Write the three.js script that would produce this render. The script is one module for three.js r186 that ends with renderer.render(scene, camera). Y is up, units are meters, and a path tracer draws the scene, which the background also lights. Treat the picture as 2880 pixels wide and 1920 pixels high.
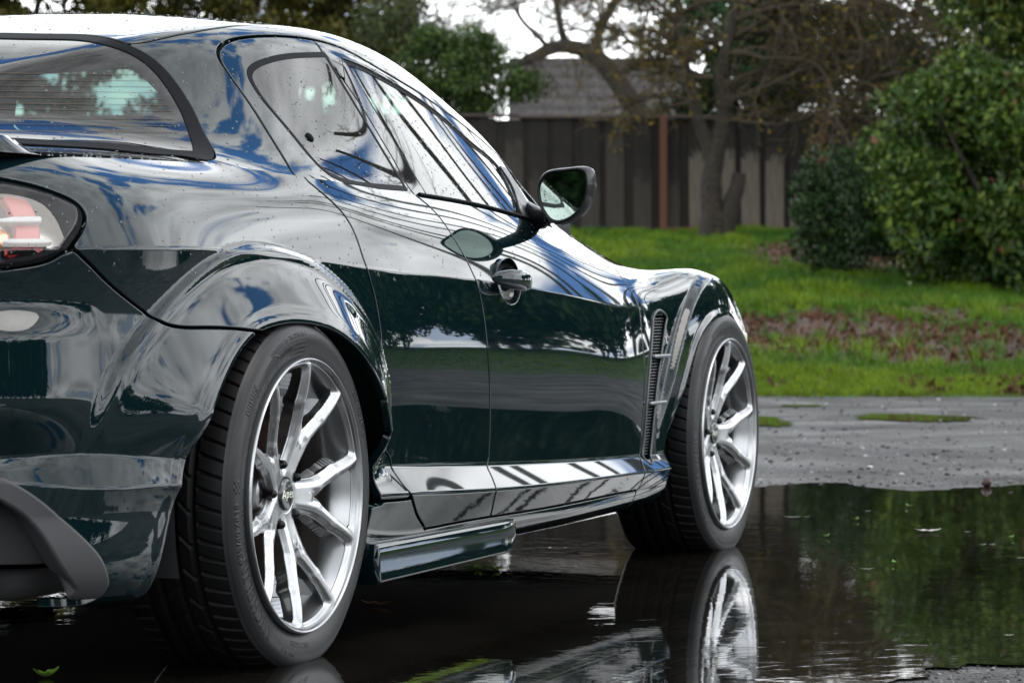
import * as THREE from 'three';
import { mergeGeometries, mergeVertices } from 'three/addons/utils/BufferGeometryUtils.js';
import { RoundedBoxGeometry } from 'three/addons/geometries/RoundedBoxGeometry.js';
import { createNoise2D, createNoise3D } from 'simplex-noise';

// ------------------------------------------------------------------ camera, sky, sun, exposure
const scene = new THREE.Scene();
const FPX = 8820, AZ = 20.3 * Math.PI / 180, EYE = 0.666, HORIZON = 829;     // lens in photo pixels (2880 x 1920)
const FWD = new THREE.Vector3(-Math.sin(AZ), 0, -Math.cos(AZ)), RGT = new THREE.Vector3(Math.cos(AZ), 0, -Math.sin(AZ));
const CAM = new THREE.Vector3(0.85, 0, 0).addScaledVector(RGT, 0.409).addScaledVector(FWD, -5.66).setY(EYE);
const PITCH = Math.atan((960 - HORIZON) / FPX);
const LOOK = FWD.clone().multiplyScalar(Math.cos(PITCH)).add(new THREE.Vector3(0, -Math.sin(PITCH), 0));
const UP = new THREE.Vector3().crossVectors(RGT, LOOK);
const camera = new THREE.PerspectiveCamera(2 * Math.atan(960 / FPX) * 180 / Math.PI, 1.5, 0.1, 600);
camera.position.copy(CAM); camera.lookAt(CAM.clone().add(LOOK));
camera.focus = 6.0; camera.userData.fStop = 11;

let seed = 7;
const rnd = () => { seed = (seed * 1664525 + 1013904223) >>> 0; return seed / 4294967296; };
const rr = (a, b) => a + (b - a) * rnd();
const noise2 = createNoise2D(rnd), noise3 = createNoise3D(rnd);
const clamp = (x, a = 0, b = 1) => Math.min(b, Math.max(a, x));
const lerp = (a, b, t) => a + (b - a) * t;
const ss = (a, b, x) => { const t = clamp((x - a) / (b - a)); return t * t * (3 - 2 * t); };
const fbm2 = (x, y, n = 5) => { let s = 0, a = 0.5; for (let i = 0; i < n; i++) { s += a * noise2(x, y); x = x * 2.03 + 3.1; y = y * 2.03 - 1.7; a *= 0.5; } return s; };
const fbm3 = (x, y, z, n = 5) => { let s = 0, a = 0.5; for (let i = 0; i < n; i++) { s += a * noise3(x, y, z); x = x * 2.03 + 3.1; y = y * 2.03 - 1.7; z = z * 2.03 + 5.3; a *= 0.5; } return s; };

// broken bright cloud with blue gaps, after rain
function makeSky() {
  const W = 2048, H = 1024, d = new Float32Array(W * H * 4);
  for (let j = 0; j < H; j++) {
    const el = (j + 0.5) / H * Math.PI - Math.PI / 2, y = Math.sin(el), c = Math.cos(el);
    for (let i = 0; i < W; i++) {
      const az = (i + 0.5) / W * 2 * Math.PI - Math.PI, x = Math.cos(az) * c, z = Math.sin(az) * c, o = (j * W + i) * 4;
      let r, g, b;
      if (y < -0.02) { r = g = b = 0.25; } else {
        const h = Math.max(y, 0) + 0.18, px = x / h + SKY.at[0], pz = z / h + SKY.at[1];
        const wx = 0.5 * noise2(px * 0.8 + 9, pz * 0.8), wz = 0.5 * noise2(px * 0.8, pz * 0.8 + 31);
        const n = fbm3(px * 1.15 + wx, pz * 1.15 + wz, 1.7, 6) + 0.6 * fbm3(x * 5, y * 9, z * 5, 5);
        const cover = ss(-0.14, 0.14, n + 0.34);
        const thick = 0.5 + 0.5 * clamp(1.5 * fbm3(px * 1.7 + 4, pz * 1.7, 8.2, 6) + 0.9 * fbm3(x * 8, y * 14, z * 8, 5) + 0.2, -1, 1);
        const cl = lerp(SKY.grey, SKY.white, thick) * lerp(1, SKY.overhead, ss(.27, .72, y));   // heavier, greyer cloud overhead than along the horizon
        const hz = Math.pow(1 - clamp(y), 8);
        const br = lerp(SKY.blue[0], 0.7, hz), bg = lerp(SKY.blue[1], 1.0, hz), bb = lerp(SKY.blue[2], 1.45, hz);
        r = lerp(br, cl * 0.975, cover); g = lerp(bg, cl, cover); b = lerp(bb, cl * 1.015, cover);
      }
      d[o] = r; d[o + 1] = g; d[o + 2] = b; d[o + 3] = 1;
    }
  }
  const t = new THREE.DataTexture(d, W, H, THREE.RGBAFormat, THREE.FloatType);
  t.mapping = THREE.EquirectangularReflectionMapping; t.magFilter = t.minFilter = THREE.LinearFilter; t.needsUpdate = true;
  return t;
}
const SKY = { grey: 1.5, white: 4.3, blue: [0.17, 0.46, 1.15], overhead: .45, at: [13.8, 41.4] };
scene.background = makeSky(); scene.environment = scene.background;
const sun = new THREE.DirectionalLight(new THREE.Color(1, 0.96, 0.9), 1.0);
sun.position.set(14, 26, -6); sun.target.position.set(0, 0, -4); scene.add(sun, sun.target);
sun.castShadow = true; sun.shadow.radius = 50; sun.shadow.mapSize.set(2048, 2048);
Object.assign(sun.shadow.camera, { left: -40, right: 40, top: 40, bottom: -40, near: 1, far: 120 });
const renderer = new THREE.WebGLRenderer({ antialias: true });
renderer.toneMapping = THREE.LinearToneMapping; renderer.toneMappingExposure = 1.0; renderer.shadowMap.enabled = true;

// ------------------------------------------------------------------ helpers
// u: metres ahead of the rear axle, y: up, w: metres to the right of the car's centre line
const V = (u, y, w) => new THREE.Vector3(w, y, -u);
const place = (xr, depth, y = 0) => CAM.clone().addScaledVector(RGT, xr).addScaledVector(FWD, depth).setY(y);   // metres right of / ahead of the lens axis
const project = p => { const d = p.clone().sub(CAM), z = d.dot(LOOK); return [1440 + FPX * d.dot(RGT) / z, 960 - FPX * d.dot(UP) / z, z]; };
const rayW = (px, py, w) => { const d = LOOK.clone().addScaledVector(RGT, (px - 1440) / FPX).addScaledVector(UP, (960 - py) / FPX), t = (w - CAM.x) / d.x, p = CAM.clone().addScaledVector(d, t); return [-p.z, p.y, w]; };
const rgb = (r, g, b) => new THREE.Color().setRGB(r, g, b);
const range = (a, b, n) => Array.from({ length: n }, (_, i) => a + (b - a) * i / (n - 1));
const names = {};
const numbered = n => { const k = names[n] = (names[n] ?? -1) + 1; return k ? `${n}_${String(k).padStart(3, '0')}` : n; };
function tag(o, label, category, group, kind) { if (label) o.userData.label = label; if (category) o.userData.category = category; if (group) o.userData.group = group; if (kind) o.userData.kind = kind; return o; }
function mesh(name, geo, mat, parent) { const m = new THREE.Mesh(geo, mat); m.name = parent && parent !== scene ? name : numbered(name); m.castShadow = m.receiveShadow = true; (parent || scene).add(m); return m; }
function group(name, pos, label, category, grp) { const g = new THREE.Group(); g.name = numbered(name); if (pos) g.position.copy(pos); scene.add(g); return tag(g, label, category, grp); }
function structure(name, geo, mat) { const m = mesh(name, geo, mat); m.userData.kind = 'structure'; return m; }
function merged(list) { return mergeGeometries(list.map(g => { g = g.index ? g.toNonIndexed() : g; for (const k of Object.keys(g.attributes)) if (!['position', 'normal', 'uv'].includes(k)) g.deleteAttribute(k); return g; })); }

function spline(x, y) {                                            // natural cubic
  const n = x.length, m = new Array(n).fill(0), c = new Array(n).fill(0), d = new Array(n).fill(0);
  for (let i = 1; i < n - 1; i++) {
    const h0 = x[i] - x[i - 1], h1 = x[i + 1] - x[i], r = 6 * ((y[i + 1] - y[i]) / h1 - (y[i] - y[i - 1]) / h0);
    const k = 2 * (h0 + h1) - h0 * c[i - 1]; c[i] = h1 / k; d[i] = (r - h0 * d[i - 1]) / k;
  }
  for (let i = n - 2; i > 0; i--) m[i] = d[i] - c[i] * m[i + 1];
  return t => {
    let i = 0; while (i < n - 2 && t > x[i + 1]) i++;
    const h = x[i + 1] - x[i], a = (x[i + 1] - t) / h, b = 1 - a;
    if (t < x[0] || t > x[n - 1]) { const s = t < x[0] ? (y[1] - y[0]) / h - h * m[1] / 6 - h * m[0] / 3 : (y[n - 1] - y[n - 2]) / h + h * m[n - 2] / 6 + h * m[n - 1] / 3, e = t < x[0] ? 0 : n - 1; return y[e] + s * (t - x[e]); }
    return a * y[i] + b * y[i + 1] + ((a * a * a - a) * m[i] + (b * b * b - b) * m[i + 1]) * h * h / 6;
  };
}
// even out a curve: Gaussian of width s over [a, b], read back with a cubic
function evened(f, a, b, s, step = 0.01) {
  const n = Math.round((b - a) / step), v = [], k = Math.ceil(3 * s / step), wt = []; for (let i = -k; i <= k; i++) wt.push(Math.exp(-.5 * (i * step / s) ** 2)); const sum = wt.reduce((x, y) => x + y);
  const raw = []; for (let i = -k; i <= n + k; i++) raw.push(f(a + i * step));
  for (let i = 0; i <= n; i++) { let t = 0; for (let j = 0; j <= 2 * k; j++) t += wt[j] * raw[i + j]; v.push(t / sum); }
  return t => { const x = clamp((t - a) / step, 0, n - 1e-6), i = Math.floor(x), q = x - i, p0 = v[Math.max(0, i - 1)], p1 = v[i], p2 = v[i + 1], p3 = v[Math.min(n, i + 2)]; const r = p1 + .5 * q * (p2 - p0 + q * (2 * p0 - 5 * p1 + 4 * p2 - p3 + q * (3 * (p1 - p2) + p3 - p0))); const o = (t - a) / step - x; return Math.abs(o) > 1e-3 ? r + o * (t < a ? v[1] - v[0] : v[n] - v[n - 1]) : r; };
}
function monotone(pts) {                                           // shape keeping cubic through [x, y]
  const n = pts.length, s = [], m = [];
  for (let i = 0; i < n - 1; i++) s.push((pts[i + 1][1] - pts[i][1]) / (pts[i + 1][0] - pts[i][0]));
  for (let i = 0; i < n; i++) m.push(i === 0 ? s[0] : i === n - 1 ? s[n - 2] : s[i - 1] * s[i] <= 0 ? 0 : 2 * s[i - 1] * s[i] / (s[i - 1] + s[i]));
  return t => {
    if (t <= pts[0][0]) return pts[0][1] + m[0] * (t - pts[0][0]);
    if (t >= pts[n - 1][0]) return pts[n - 1][1] + m[n - 1] * (t - pts[n - 1][0]);
    let i = 0; while (t > pts[i + 1][0]) i++;
    const h = pts[i + 1][0] - pts[i][0], k = (t - pts[i][0]) / h, k2 = k * k, k3 = k2 * k;
    return (2 * k3 - 3 * k2 + 1) * pts[i][1] + (k3 - 2 * k2 + k) * h * m[i] + (3 * k2 - 2 * k3) * pts[i + 1][1] + (k3 - k2) * h * m[i + 1];
  };
}
// ------------------------------------------------------------------ surfaces cut into panels
// a sheet: positions, smooth normals and triangles of a parametric surface
function sheet(S, as, bs) {
  const na = as.length, nb = bs.length, P = new Float32Array(na * nb * 3), N = new Float32Array(na * nb * 3), I = [];
  for (let i = 0; i < na; i++) for (let j = 0; j < nb; j++) { const p = S(as[i], bs[j], i, j), o = (i * nb + j) * 3; P[o] = p[0]; P[o + 1] = p[1]; P[o + 2] = p[2]; }
  for (let i = 0; i < na - 1; i++) for (let j = 0; j < nb - 1; j++) { const a = i * nb + j, b = a + nb; I.push(a, b, b + 1, a, b + 1, a + 1); }
  for (let k = 0; k < I.length; k += 3) {
    const a = I[k] * 3, b = I[k + 1] * 3, c = I[k + 2] * 3;
    const ux = P[b] - P[a], uy = P[b + 1] - P[a + 1], uz = P[b + 2] - P[a + 2], vx = P[c] - P[a], vy = P[c + 1] - P[a + 1], vz = P[c + 2] - P[a + 2];
    let nx = uy * vz - uz * vy, ny = uz * vx - ux * vz, nz = ux * vy - uy * vx; const l = Math.hypot(nx, ny, nz) || 1, q = 1 / Math.sqrt(l); nx *= q; ny *= q; nz *= q;
    for (const o of [a, b, c]) { N[o] += nx; N[o + 1] += ny; N[o + 2] += nz; }
  }
  for (let o = 0; o < N.length; o += 3) { const l = Math.hypot(N[o], N[o + 1], N[o + 2]) || 1; N[o] /= l; N[o + 1] /= l; N[o + 2] /= l; }
  return { P, N, I };
}
// keep the part of a sheet where f(x, y, z) < 0; edge: { round, depth } folds the cut edge over
function cut(sh, f, { round = 0.0025, depth = 0.012, edge = true, back = 0, offset = 0 } = {}) {
  const n = sh.P.length / 3, val = new Float32Array(n), map = new Int32Array(n).fill(-1), pos = [], nrm = [], idx = [], bound = new Map(), edges = [];
  for (let i = 0; i < n; i++) val[i] = f(sh.P[i * 3], sh.P[i * 3 + 1], sh.P[i * 3 + 2]);
  const put = (p, q) => { pos.push(p[0] + q[0] * offset, p[1] + q[1] * offset, p[2] + q[2] * offset); nrm.push(...q); return pos.length / 3 - 1; };
  const vert = i => map[i] >= 0 ? map[i] : map[i] = put(sh.P.subarray(i * 3, i * 3 + 3), sh.N.subarray(i * 3, i * 3 + 3));
  const mid = (i, j) => {
    const k = i < j ? i * n + j : j * n + i; let m = bound.get(k); if (m !== undefined) return m;
    const t = val[i] / (val[i] - val[j]), p = [], q = [];
    for (let c = 0; c < 3; c++) { p.push(lerp(sh.P[i * 3 + c], sh.P[j * 3 + c], t)); q.push(lerp(sh.N[i * 3 + c], sh.N[j * 3 + c], t)); }
    const l = Math.hypot(...q) || 1; m = put(p, q.map(x => x / l)); bound.set(k, m); return m;
  };
  for (let k = 0; k < sh.I.length; k += 3) {
    const t = [sh.I[k], sh.I[k + 1], sh.I[k + 2]], inn = t.map(i => val[i] < 0), c = inn[0] + inn[1] + inn[2];
    if (!c) continue;
    if (c === 3) { idx.push(vert(t[0]), vert(t[1]), vert(t[2])); continue; }
    const s = c === 1 ? inn.indexOf(true) : inn.indexOf(false), a = t[s], b = t[(s + 1) % 3], d = t[(s + 2) % 3];
    const ab = mid(a, b), ad = mid(a, d);
    if (c === 1) { idx.push(vert(a), ab, ad); edges.push([ab, ad, vert(a)]); }
    else { idx.push(ab, vert(b), vert(d), ab, vert(d), ad); edges.push([ad, ab, vert(b)]); }
  }
  if (edge && edges.length) {
    const out = new Map(), v = i => new THREE.Vector3(pos[i * 3], pos[i * 3 + 1], pos[i * 3 + 2]);
    for (const [a, b, inside] of edges) {
      const pa = v(a), e = v(b).sub(pa), l = e.lengthSq(); if (l < 1e-14) continue;
      const w = v(inside).sub(pa); w.addScaledVector(e, -w.dot(e) / l).negate(); if (w.lengthSq() < 1e-16) continue; w.normalize().multiplyScalar(Math.sqrt(l));
      for (const i of [a, b]) { if (!out.has(i)) out.set(i, new THREE.Vector3()); out.get(i).add(w); }
    }
    for (let pass = 0; pass < 4; pass++) {                         // even out the direction along the edge
      for (const o of out.values()) o.normalize(); const sum = new Map(); for (const [i, o] of out) sum.set(i, o.clone().multiplyScalar(1.2));
      for (const [a, b] of edges) if (out.has(a) && out.has(b) && out.get(a).dot(out.get(b)) > .3) { sum.get(a).add(out.get(b)); sum.get(b).add(out.get(a)); }
      for (const [i, o] of sum) out.set(i, o);
    }
    const rows = new Map();
    for (const [i, o] of out) {
      const nn = new THREE.Vector3(nrm[i * 3], nrm[i * 3 + 1], nrm[i * 3 + 2]); o.addScaledVector(nn, -o.dot(nn)).normalize(); const p = v(i), r = [];
      const add = (kOut, kIn, q) => { const x = p.clone().addScaledVector(o, kOut).addScaledVector(nn, -kIn); pos.push(x.x, x.y, x.z); nrm.push(q.x, q.y, q.z); r.push(pos.length / 3 - 1); };
      add(round * 0.71, round * 0.29, nn.clone().add(o).normalize()); add(round, round, o); add(round, round + depth, o);
      if (back) { add(round, round + depth, nn.clone().negate()); add(round - back, round + depth, nn.clone().negate()); }
      rows.set(i, r);
    }
    for (const [a, b] of edges) {
      const ra = rows.get(a), rb = rows.get(b); if (!ra || !rb) continue;
      const A = [a, ...ra], B = [b, ...rb];
      for (let k = 0; k < A.length - 1; k++) { if (back && k === 3) continue; idx.push(A[k], A[k + 1], B[k + 1], A[k], B[k + 1], B[k]); }
    }
  }
  const g = new THREE.BufferGeometry();
  g.setAttribute('position', new THREE.Float32BufferAttribute(pos, 3)); g.setAttribute('normal', new THREE.Float32BufferAttribute(nrm, 3)); g.setIndex(idx);
  return g;
}
function mirrored(g) {                                             // the same panel on the other side of the car
  const m = g.clone(), p = m.attributes.position, n = m.attributes.normal, i = m.index;
  for (let k = 0; k < p.count; k++) { p.setX(k, -p.getX(k)); n.setX(k, -n.getX(k)); }
  for (let k = 0; k < i.count; k += 3) { const t = i.getX(k + 1); i.setX(k + 1, i.getX(k + 2)); i.setX(k + 2, t); }
  return m;
}
// signed distance to a closed polygon (negative inside)
function poly(pts) {
  const n = pts.length; let x0 = 1e9, x1 = -1e9, y0 = 1e9, y1 = -1e9;
  for (const [x, y] of pts) { x0 = Math.min(x0, x); x1 = Math.max(x1, x); y0 = Math.min(y0, y); y1 = Math.max(y1, y); }
  return (x, y) => {
    const far = Math.max(x0 - x, x - x1, y0 - y, y - y1); if (far > 0.04) return far;
    let d = 1e9, inside = false;
    for (let i = 0, j = n - 1; i < n; j = i++) {
      const [xi, yi] = pts[i], [xj, yj] = pts[j], ex = xj - xi, ey = yj - yi, px = x - xi, py = y - yi;
      const t = clamp((px * ex + py * ey) / (ex * ex + ey * ey || 1e-12)), qx = px - ex * t, qy = py - ey * t;
      d = Math.min(d, qx * qx + qy * qy);
      if ((yi > y) !== (yj > y) && x < ex * (y - yi) / (ey || 1e-12) + xi) inside = !inside;
    }
    return (inside ? -1 : 1) * Math.sqrt(d);
  };
}
// smooth an open list of points (any dimension) into n points
function smooth(pts, n = 40) {
  const t = [0]; for (let i = 1; i < pts.length; i++) t.push(t[i - 1] + Math.max(1e-6, Math.hypot(...pts[i].map((c, k) => c - pts[i - 1][k]))));
  const f = pts[0].map((_, k) => spline(t, pts.map(p => p[k]))), o = [];
  for (let i = 0; i < n; i++) { const s = t[t.length - 1] * i / (n - 1); o.push(f.map(g => g(s))); }
  return o;
}
// turn photo pixels into points of a sheet: Newton in pixel space from the nearest grid vertex that faces the lens
function tracer(S, as, bs) {
  const grid = [];
  for (let i = 0; i < as.length; i += 3) for (let j = 0; j < bs.length; j += 2) {
    const p = S(as[i], bs[j]), e = 1e-3, pa = S(as[i] + e, bs[j]), pb = S(as[i], bs[j] + e);
    const P = new THREE.Vector3(...p), n = new THREE.Vector3(...pa).sub(P).cross(new THREE.Vector3(...pb).sub(P));
    if (n.dot(CAM.clone().sub(P)) < 0) continue;
    const q = project(P); grid.push([q[0], q[1], as[i], bs[j], q[2]]);
  }
  return (px, py) => {
    let best = null, bd = 1e9;
    for (const g of grid) { const d = Math.hypot(g[0] - px, g[1] - py) + g[4] * 6; if (d < bd) { bd = d; best = g; } }
    let a = best[2], b = best[3];
    const at = (x, y) => project(new THREE.Vector3(...S(x, y)));
    for (let k = 0; k < 12; k++) {
      const q = at(a, b), e = 2e-4, qa = at(a + e, b), qb = at(a, b + e);
      const rx = px - q[0], ry = py - q[1], m00 = (qa[0] - q[0]) / e, m10 = (qa[1] - q[1]) / e, m01 = (qb[0] - q[0]) / e, m11 = (qb[1] - q[1]) / e, det = m00 * m11 - m01 * m10;
      if (Math.abs(det) < 1e-3 || Math.hypot(rx, ry) < 0.05) break;
      a += clamp((rx * m11 - m01 * ry) / det, -0.08, 0.08); b += clamp((m00 * ry - m10 * rx) / det, -0.08, 0.08);
    }
    const p = S(a, b); return [-p[2], p[1], p[0]];                 // u, y, w
  };
}

// ------------------------------------------------------------------ ground, puddles, bank
function dataTexture(W, H, fn, srgb = false, rx = 1, ry = 1) {
  const d = new Uint8Array(W * H * 4); for (let j = 0; j < H; j++) for (let i = 0; i < W; i++) { const c = fn(i / W, j / H, i, j), o = (j * W + i) * 4; d[o] = clamp(c[0]) * 255; d[o + 1] = clamp(c[1]) * 255; d[o + 2] = clamp(c[2]) * 255; d[o + 3] = 255; }
  const t = new THREE.DataTexture(d, W, H); t.wrapS = t.wrapT = THREE.RepeatWrapping; t.magFilter = THREE.LinearFilter; t.minFilter = THREE.LinearMipmapLinearFilter; t.generateMipmaps = true; t.repeat.set(rx, ry); if (srgb) t.colorSpace = THREE.SRGBColorSpace; t.needsUpdate = true; return t;
}
// noise that tiles over a unit square
const tile = (u, v, f, s = 0, n = 4) => { const a = u * 2 * Math.PI, b = v * 2 * Math.PI, k = f / (2 * Math.PI); let t = 0, am = .5, m = 1; for (let i = 0; i < n; i++) { t += am * noise3(Math.cos(a) * k * m + s, Math.sin(a) * k * m + Math.cos(b) * k * m * .9, Math.sin(b) * k * m * .9 - s + i * 7); am *= .5; m *= 2.1; } return t; };
const sRGB = l => l <= .0031308 ? 12.92 * l : 1.055 * Math.pow(l, 1 / 2.4) - .055;
const asphaltMap = dataTexture(1024, 1024, (u, v) => { const st = tile(u, v, 5, 3, 4), g = noise2(u * 420, v * 420) * .5 + noise2(u * 190 + 9, v * 190) * .5, k = sRGB(clamp(.046 + .046 * st + .028 * g + .010 * noise2(u * 34, v * 34) + .012 * noise2(u * 80 + 2, v * 80), .005, .2)); return [k * 1.0, k * .985, k * .96]; }, true);
const asphaltRough = dataTexture(512, 512, (u, v) => { const st = tile(u, v, 6, 11, 4); const k = .66 + .26 * st + .22 * noise2(u * 240, v * 240); return [k, k, k]; });
const asphaltBump = dataTexture(1024, 1024, (u, v) => { const k = .5 + .25 * noise2(u * 300, v * 300) + .25 * noise2(u * 130 + 4, v * 130); return [k, k, k]; });
for (const t of [asphaltMap, asphaltRough, asphaltBump]) t.repeat.set(1, 1);
const metreUv = (g, s) => { const p = g.attributes.position, uv = new Float32Array(p.count * 2); for (let i = 0; i < p.count; i++) { uv[i * 2] = p.getX(i) / s; uv[i * 2 + 1] = p.getZ(i) / s; } g.setAttribute('uv', new THREE.BufferAttribute(uv, 2)); return g; };
const MS = {
  asphalt: new THREE.MeshPhysicalMaterial({ specularIntensity: .42, map: asphaltMap, roughnessMap: asphaltRough, bumpMap: asphaltBump, bumpScale: .007, roughness: 1 }),
};
structure('asphalt', metreUv(new THREE.PlaneGeometry(500, 500).rotateX(-Math.PI / 2), 4.3), MS.asphalt);
// standing water: dark wet asphalt under a still, faintly rippled surface
const waterMap = dataTexture(1024, 1024, (u, v) => { const st = tile(u, v, 4, 21, 4), g = noise2(u * 380, v * 380), sp = noise2(u * 620 + 3, v * 620) > .82 ? 1 : 0; const k = clamp(.0075 + .006 * st + .003 * g + sp * .05 * (noise2(u * 40, v * 40) > .1 ? 1 : .2), .002, .2); return [sRGB(k * 1.12), sRGB(k), sRGB(k * .82)]; }, true);
const waterBump = dataTexture(512, 512, (u, v) => { const k = .5 + .35 * tile(u, v, 9, 5, 3) + .06 * tile(u, v, 60, 15, 2); return [k, k, k]; });
MS.water = new THREE.MeshPhysicalMaterial({ map: waterMap, bumpMap: waterBump, bumpScale: .0009, roughness: .015, ior: 1.33, clearcoat: .4, clearcoatRoughness: .01 });
const ground = (px, py) => { const d = LOOK.clone().addScaledVector(RGT, (px - 1440) / FPX).addScaledVector(UP, (960 - py) / FPX), t = -CAM.y / d.y; return CAM.clone().addScaledVector(d, t); };
function puddle(points, y, jit = .03, n = 2400) {
  const pts = smooth(points.map(p => [p.x, p.z]), n).map(([x, z], i) => { const k = jit * (noise2(x * 2, z * 2) + .6 * noise2(x * 7, z * 7) + .22 * noise2(x * 19, z * 19)); return new THREE.Vector2(x + k, -(z + k * 1.5)); });
  return structure('puddle', metreUv(new THREE.ShapeGeometry(new THREE.Shape(pts)).rotateX(-Math.PI / 2).translate(0, y, 0), 1.7), MS.water);
}
{
  const far = [[2125, 1375], [2172, 1371], [2235, 1366], [2318, 1362], [2371, 1363], [2423, 1372], [2475, 1377], [2580, 1382], [2658, 1377], [2737, 1372], [2815, 1367], [2900, 1364]].map(p => ground(...p));
  const near = [[2920, 1862], [2737, 1874], [2632, 1882], [2580, 1900], [2501, 1921], [2400, 1960], [2250, 2050], [2000, 2200]].map(p => ground(...p));
  puddle([place(-2.6, 13.6), place(-.6, 12.2), place(.3, 11.4), ...far, place(3.4, 10.2), place(4.1, 8.6), place(3.2, 6.6), ...near, place(.55, 3.4), place(.7, 2.4), place(.2, 1.5), place(-1.2, 1.1), place(-2.8, 1.6), place(-4.4, 3.4), place(-4.6, 8), place(-4.2, 11.5)], .005);
  const blob = (cx, cy, rx, ry) => Array.from({ length: 13 }, (_, i) => { const a = i / 12 * 2 * Math.PI; return ground(cx + rx * Math.cos(a) * (1 + .2 * Math.sin(3 * a)), cy + ry * Math.sin(a)); });
  puddle(blob(2590, 1176, 170, 9), .006, .12); puddle(blob(2140, 1186, 80, 12), .006, .12); puddle(blob(2262, 1142, 70, 3), .006, .08); 
}
// the bank: rises from the edge of the asphalt to the fence
const TOE = 20.4, FENCE = 48.7;
const toeAt = xr => TOE + .25 * noise2(xr * .3, 2) + .12 * noise2(xr * 1.3, 7);
const bankY = (xr, d) => { const t = d - toeAt(xr); if (t < 0) return -.05; const b = 1.60 * (1 - Math.pow(1 - clamp(t / (FENCE - TOE)), 1.08)); return b + .02 * ss(0, .8, t) + .05 * noise2(xr * .5, d * .5) * ss(0, 2, t) + (d > FENCE ? (d - FENCE) * .01 : 0); };
const litter = (xr, d) => { const m = (.9 * Math.exp(-Math.pow((xr - 2.9) / 1.8, 2) - Math.pow((d - 25.5) / 3.6, 2))) + 1.1 * Math.exp(-Math.pow((xr - 4.1) / 1.2, 2) - Math.pow((d - 39.5) / 4.5, 2)) + .5 * Math.exp(-Math.pow((xr - 6.3) / 2, 2) - Math.pow((d - 34.) / 3, 2)); return clamp(m * 1.25 + .75 * fbm2(xr * 1.3, d * .45, 5) - .10); };
const bankMap = (() => { const W = 1024, H = 512; return dataTexture(W, H, (u, v) => { const xr = lerp(-20, 44, u), d = lerp(20, 62, v), l = ss(.25, .6, litter(xr, d) + .2 * noise2(xr * 9, d * 9)), n = .5 + .5 * fbm2(xr * 3, d * 3, 4), f = .75 + .5 * noise2(xr * 25, d * 25); return [lerp(.028 + .016 * n, .070, l) * f, lerp(.065 + .025 * n, .038, l) * f, lerp(.008, .024, l) * f].map(sRGB); }, true); })();
{
  const xs = [...range(-70, -14, 20), ...range(-13, 14, 120), ...range(15, 80, 30)], ds = [...range(19.6, 22, 30), ...range(22.2, 50, 90), ...range(51, 110, 20)];
  const sh = sheet((xr, d) => { const p = place(xr, d, bankY(xr, d)); return [p.x, p.y, p.z]; }, xs, ds), g = new THREE.BufferGeometry();
  g.setAttribute('position', new THREE.BufferAttribute(sh.P, 3)); g.setAttribute('normal', new THREE.BufferAttribute(sh.N.map(x => x), 3)); g.setIndex(sh.I);
  const uv = []; for (const x of xs) for (const d of ds) uv.push((x + 20) / 64, (d - 20) / 42); g.setAttribute('uv', new THREE.Float32BufferAttribute(uv, 2));
  bankMap.wrapS = bankMap.wrapT = THREE.MirroredRepeatWrapping;
  structure('grass_bank', g, new THREE.MeshStandardMaterial({ map: bankMap, roughness: .95, side: THREE.DoubleSide }));
}
const leafMat = (r = .6, tr = 0) => new THREE.MeshPhysicalMaterial({ color: 0xffffff, roughness: r, side: THREE.DoubleSide, transmission: tr, thickness: 0, specularIntensity: .35 });
function leafGeo(l, w, bend = .25) { const g = new THREE.BufferGeometry(); g.setAttribute('position', new THREE.Float32BufferAttribute([0, 0, 0, -w / 2, l * .5, w * bend, 0, l, -l * bend * .3, w / 2, l * .5, w * bend, 0, l * .55, -w * bend * .2], 3)); g.setIndex([0, 4, 1, 1, 4, 2, 0, 3, 4, 3, 2, 4]); g.computeVertexNormals(); return g; }
function bladeGeo() { const pos = [], idx = []; for (let k = 0; k < 7; k++) { const a = k * 2.4, lean = .25 + .5 * ((k * 37 % 10) / 10), h = .6 + .4 * ((k * 53 % 10) / 10), w = .035, x = Math.cos(a), z = Math.sin(a), o = pos.length / 3, bx = x * .08, bz = z * .08; pos.push(bx - z * w, 0, bz + x * w, bx + z * w, 0, bz - x * w, bx + x * lean * .4 - z * w * .7, h * .6, bz + z * lean * .4 + x * w * .7, bx + x * lean * .4 + z * w * .7, h * .6, bz + z * lean * .4 - x * w * .7, bx + x * lean, h, bz + z * lean); idx.push(o, o + 1, o + 3, o, o + 3, o + 2, o + 2, o + 3, o + 4); } const g = new THREE.BufferGeometry(); g.setAttribute('position', new THREE.Float32BufferAttribute(pos, 3)); g.setIndex(idx); g.computeVertexNormals(); return g; }
function instances(name, geo, mat, list, parent) {                 // list of [Vector3, Euler, scale, Color]
  const m = new THREE.InstancedMesh(geo, mat, list.length), q = new THREE.Quaternion(), M4 = new THREE.Matrix4(), s = new THREE.Vector3();
  list.forEach(([p, e, k, c], i) => { m.setMatrixAt(i, M4.compose(p, q.setFromEuler(e), typeof k === 'number' ? s.setScalar(k) : k)); m.setColorAt(i, c); });
  m.name = parent ? name : numbered(name); m.castShadow = m.receiveShadow = true; (parent || scene).add(m); return m;
}
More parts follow.
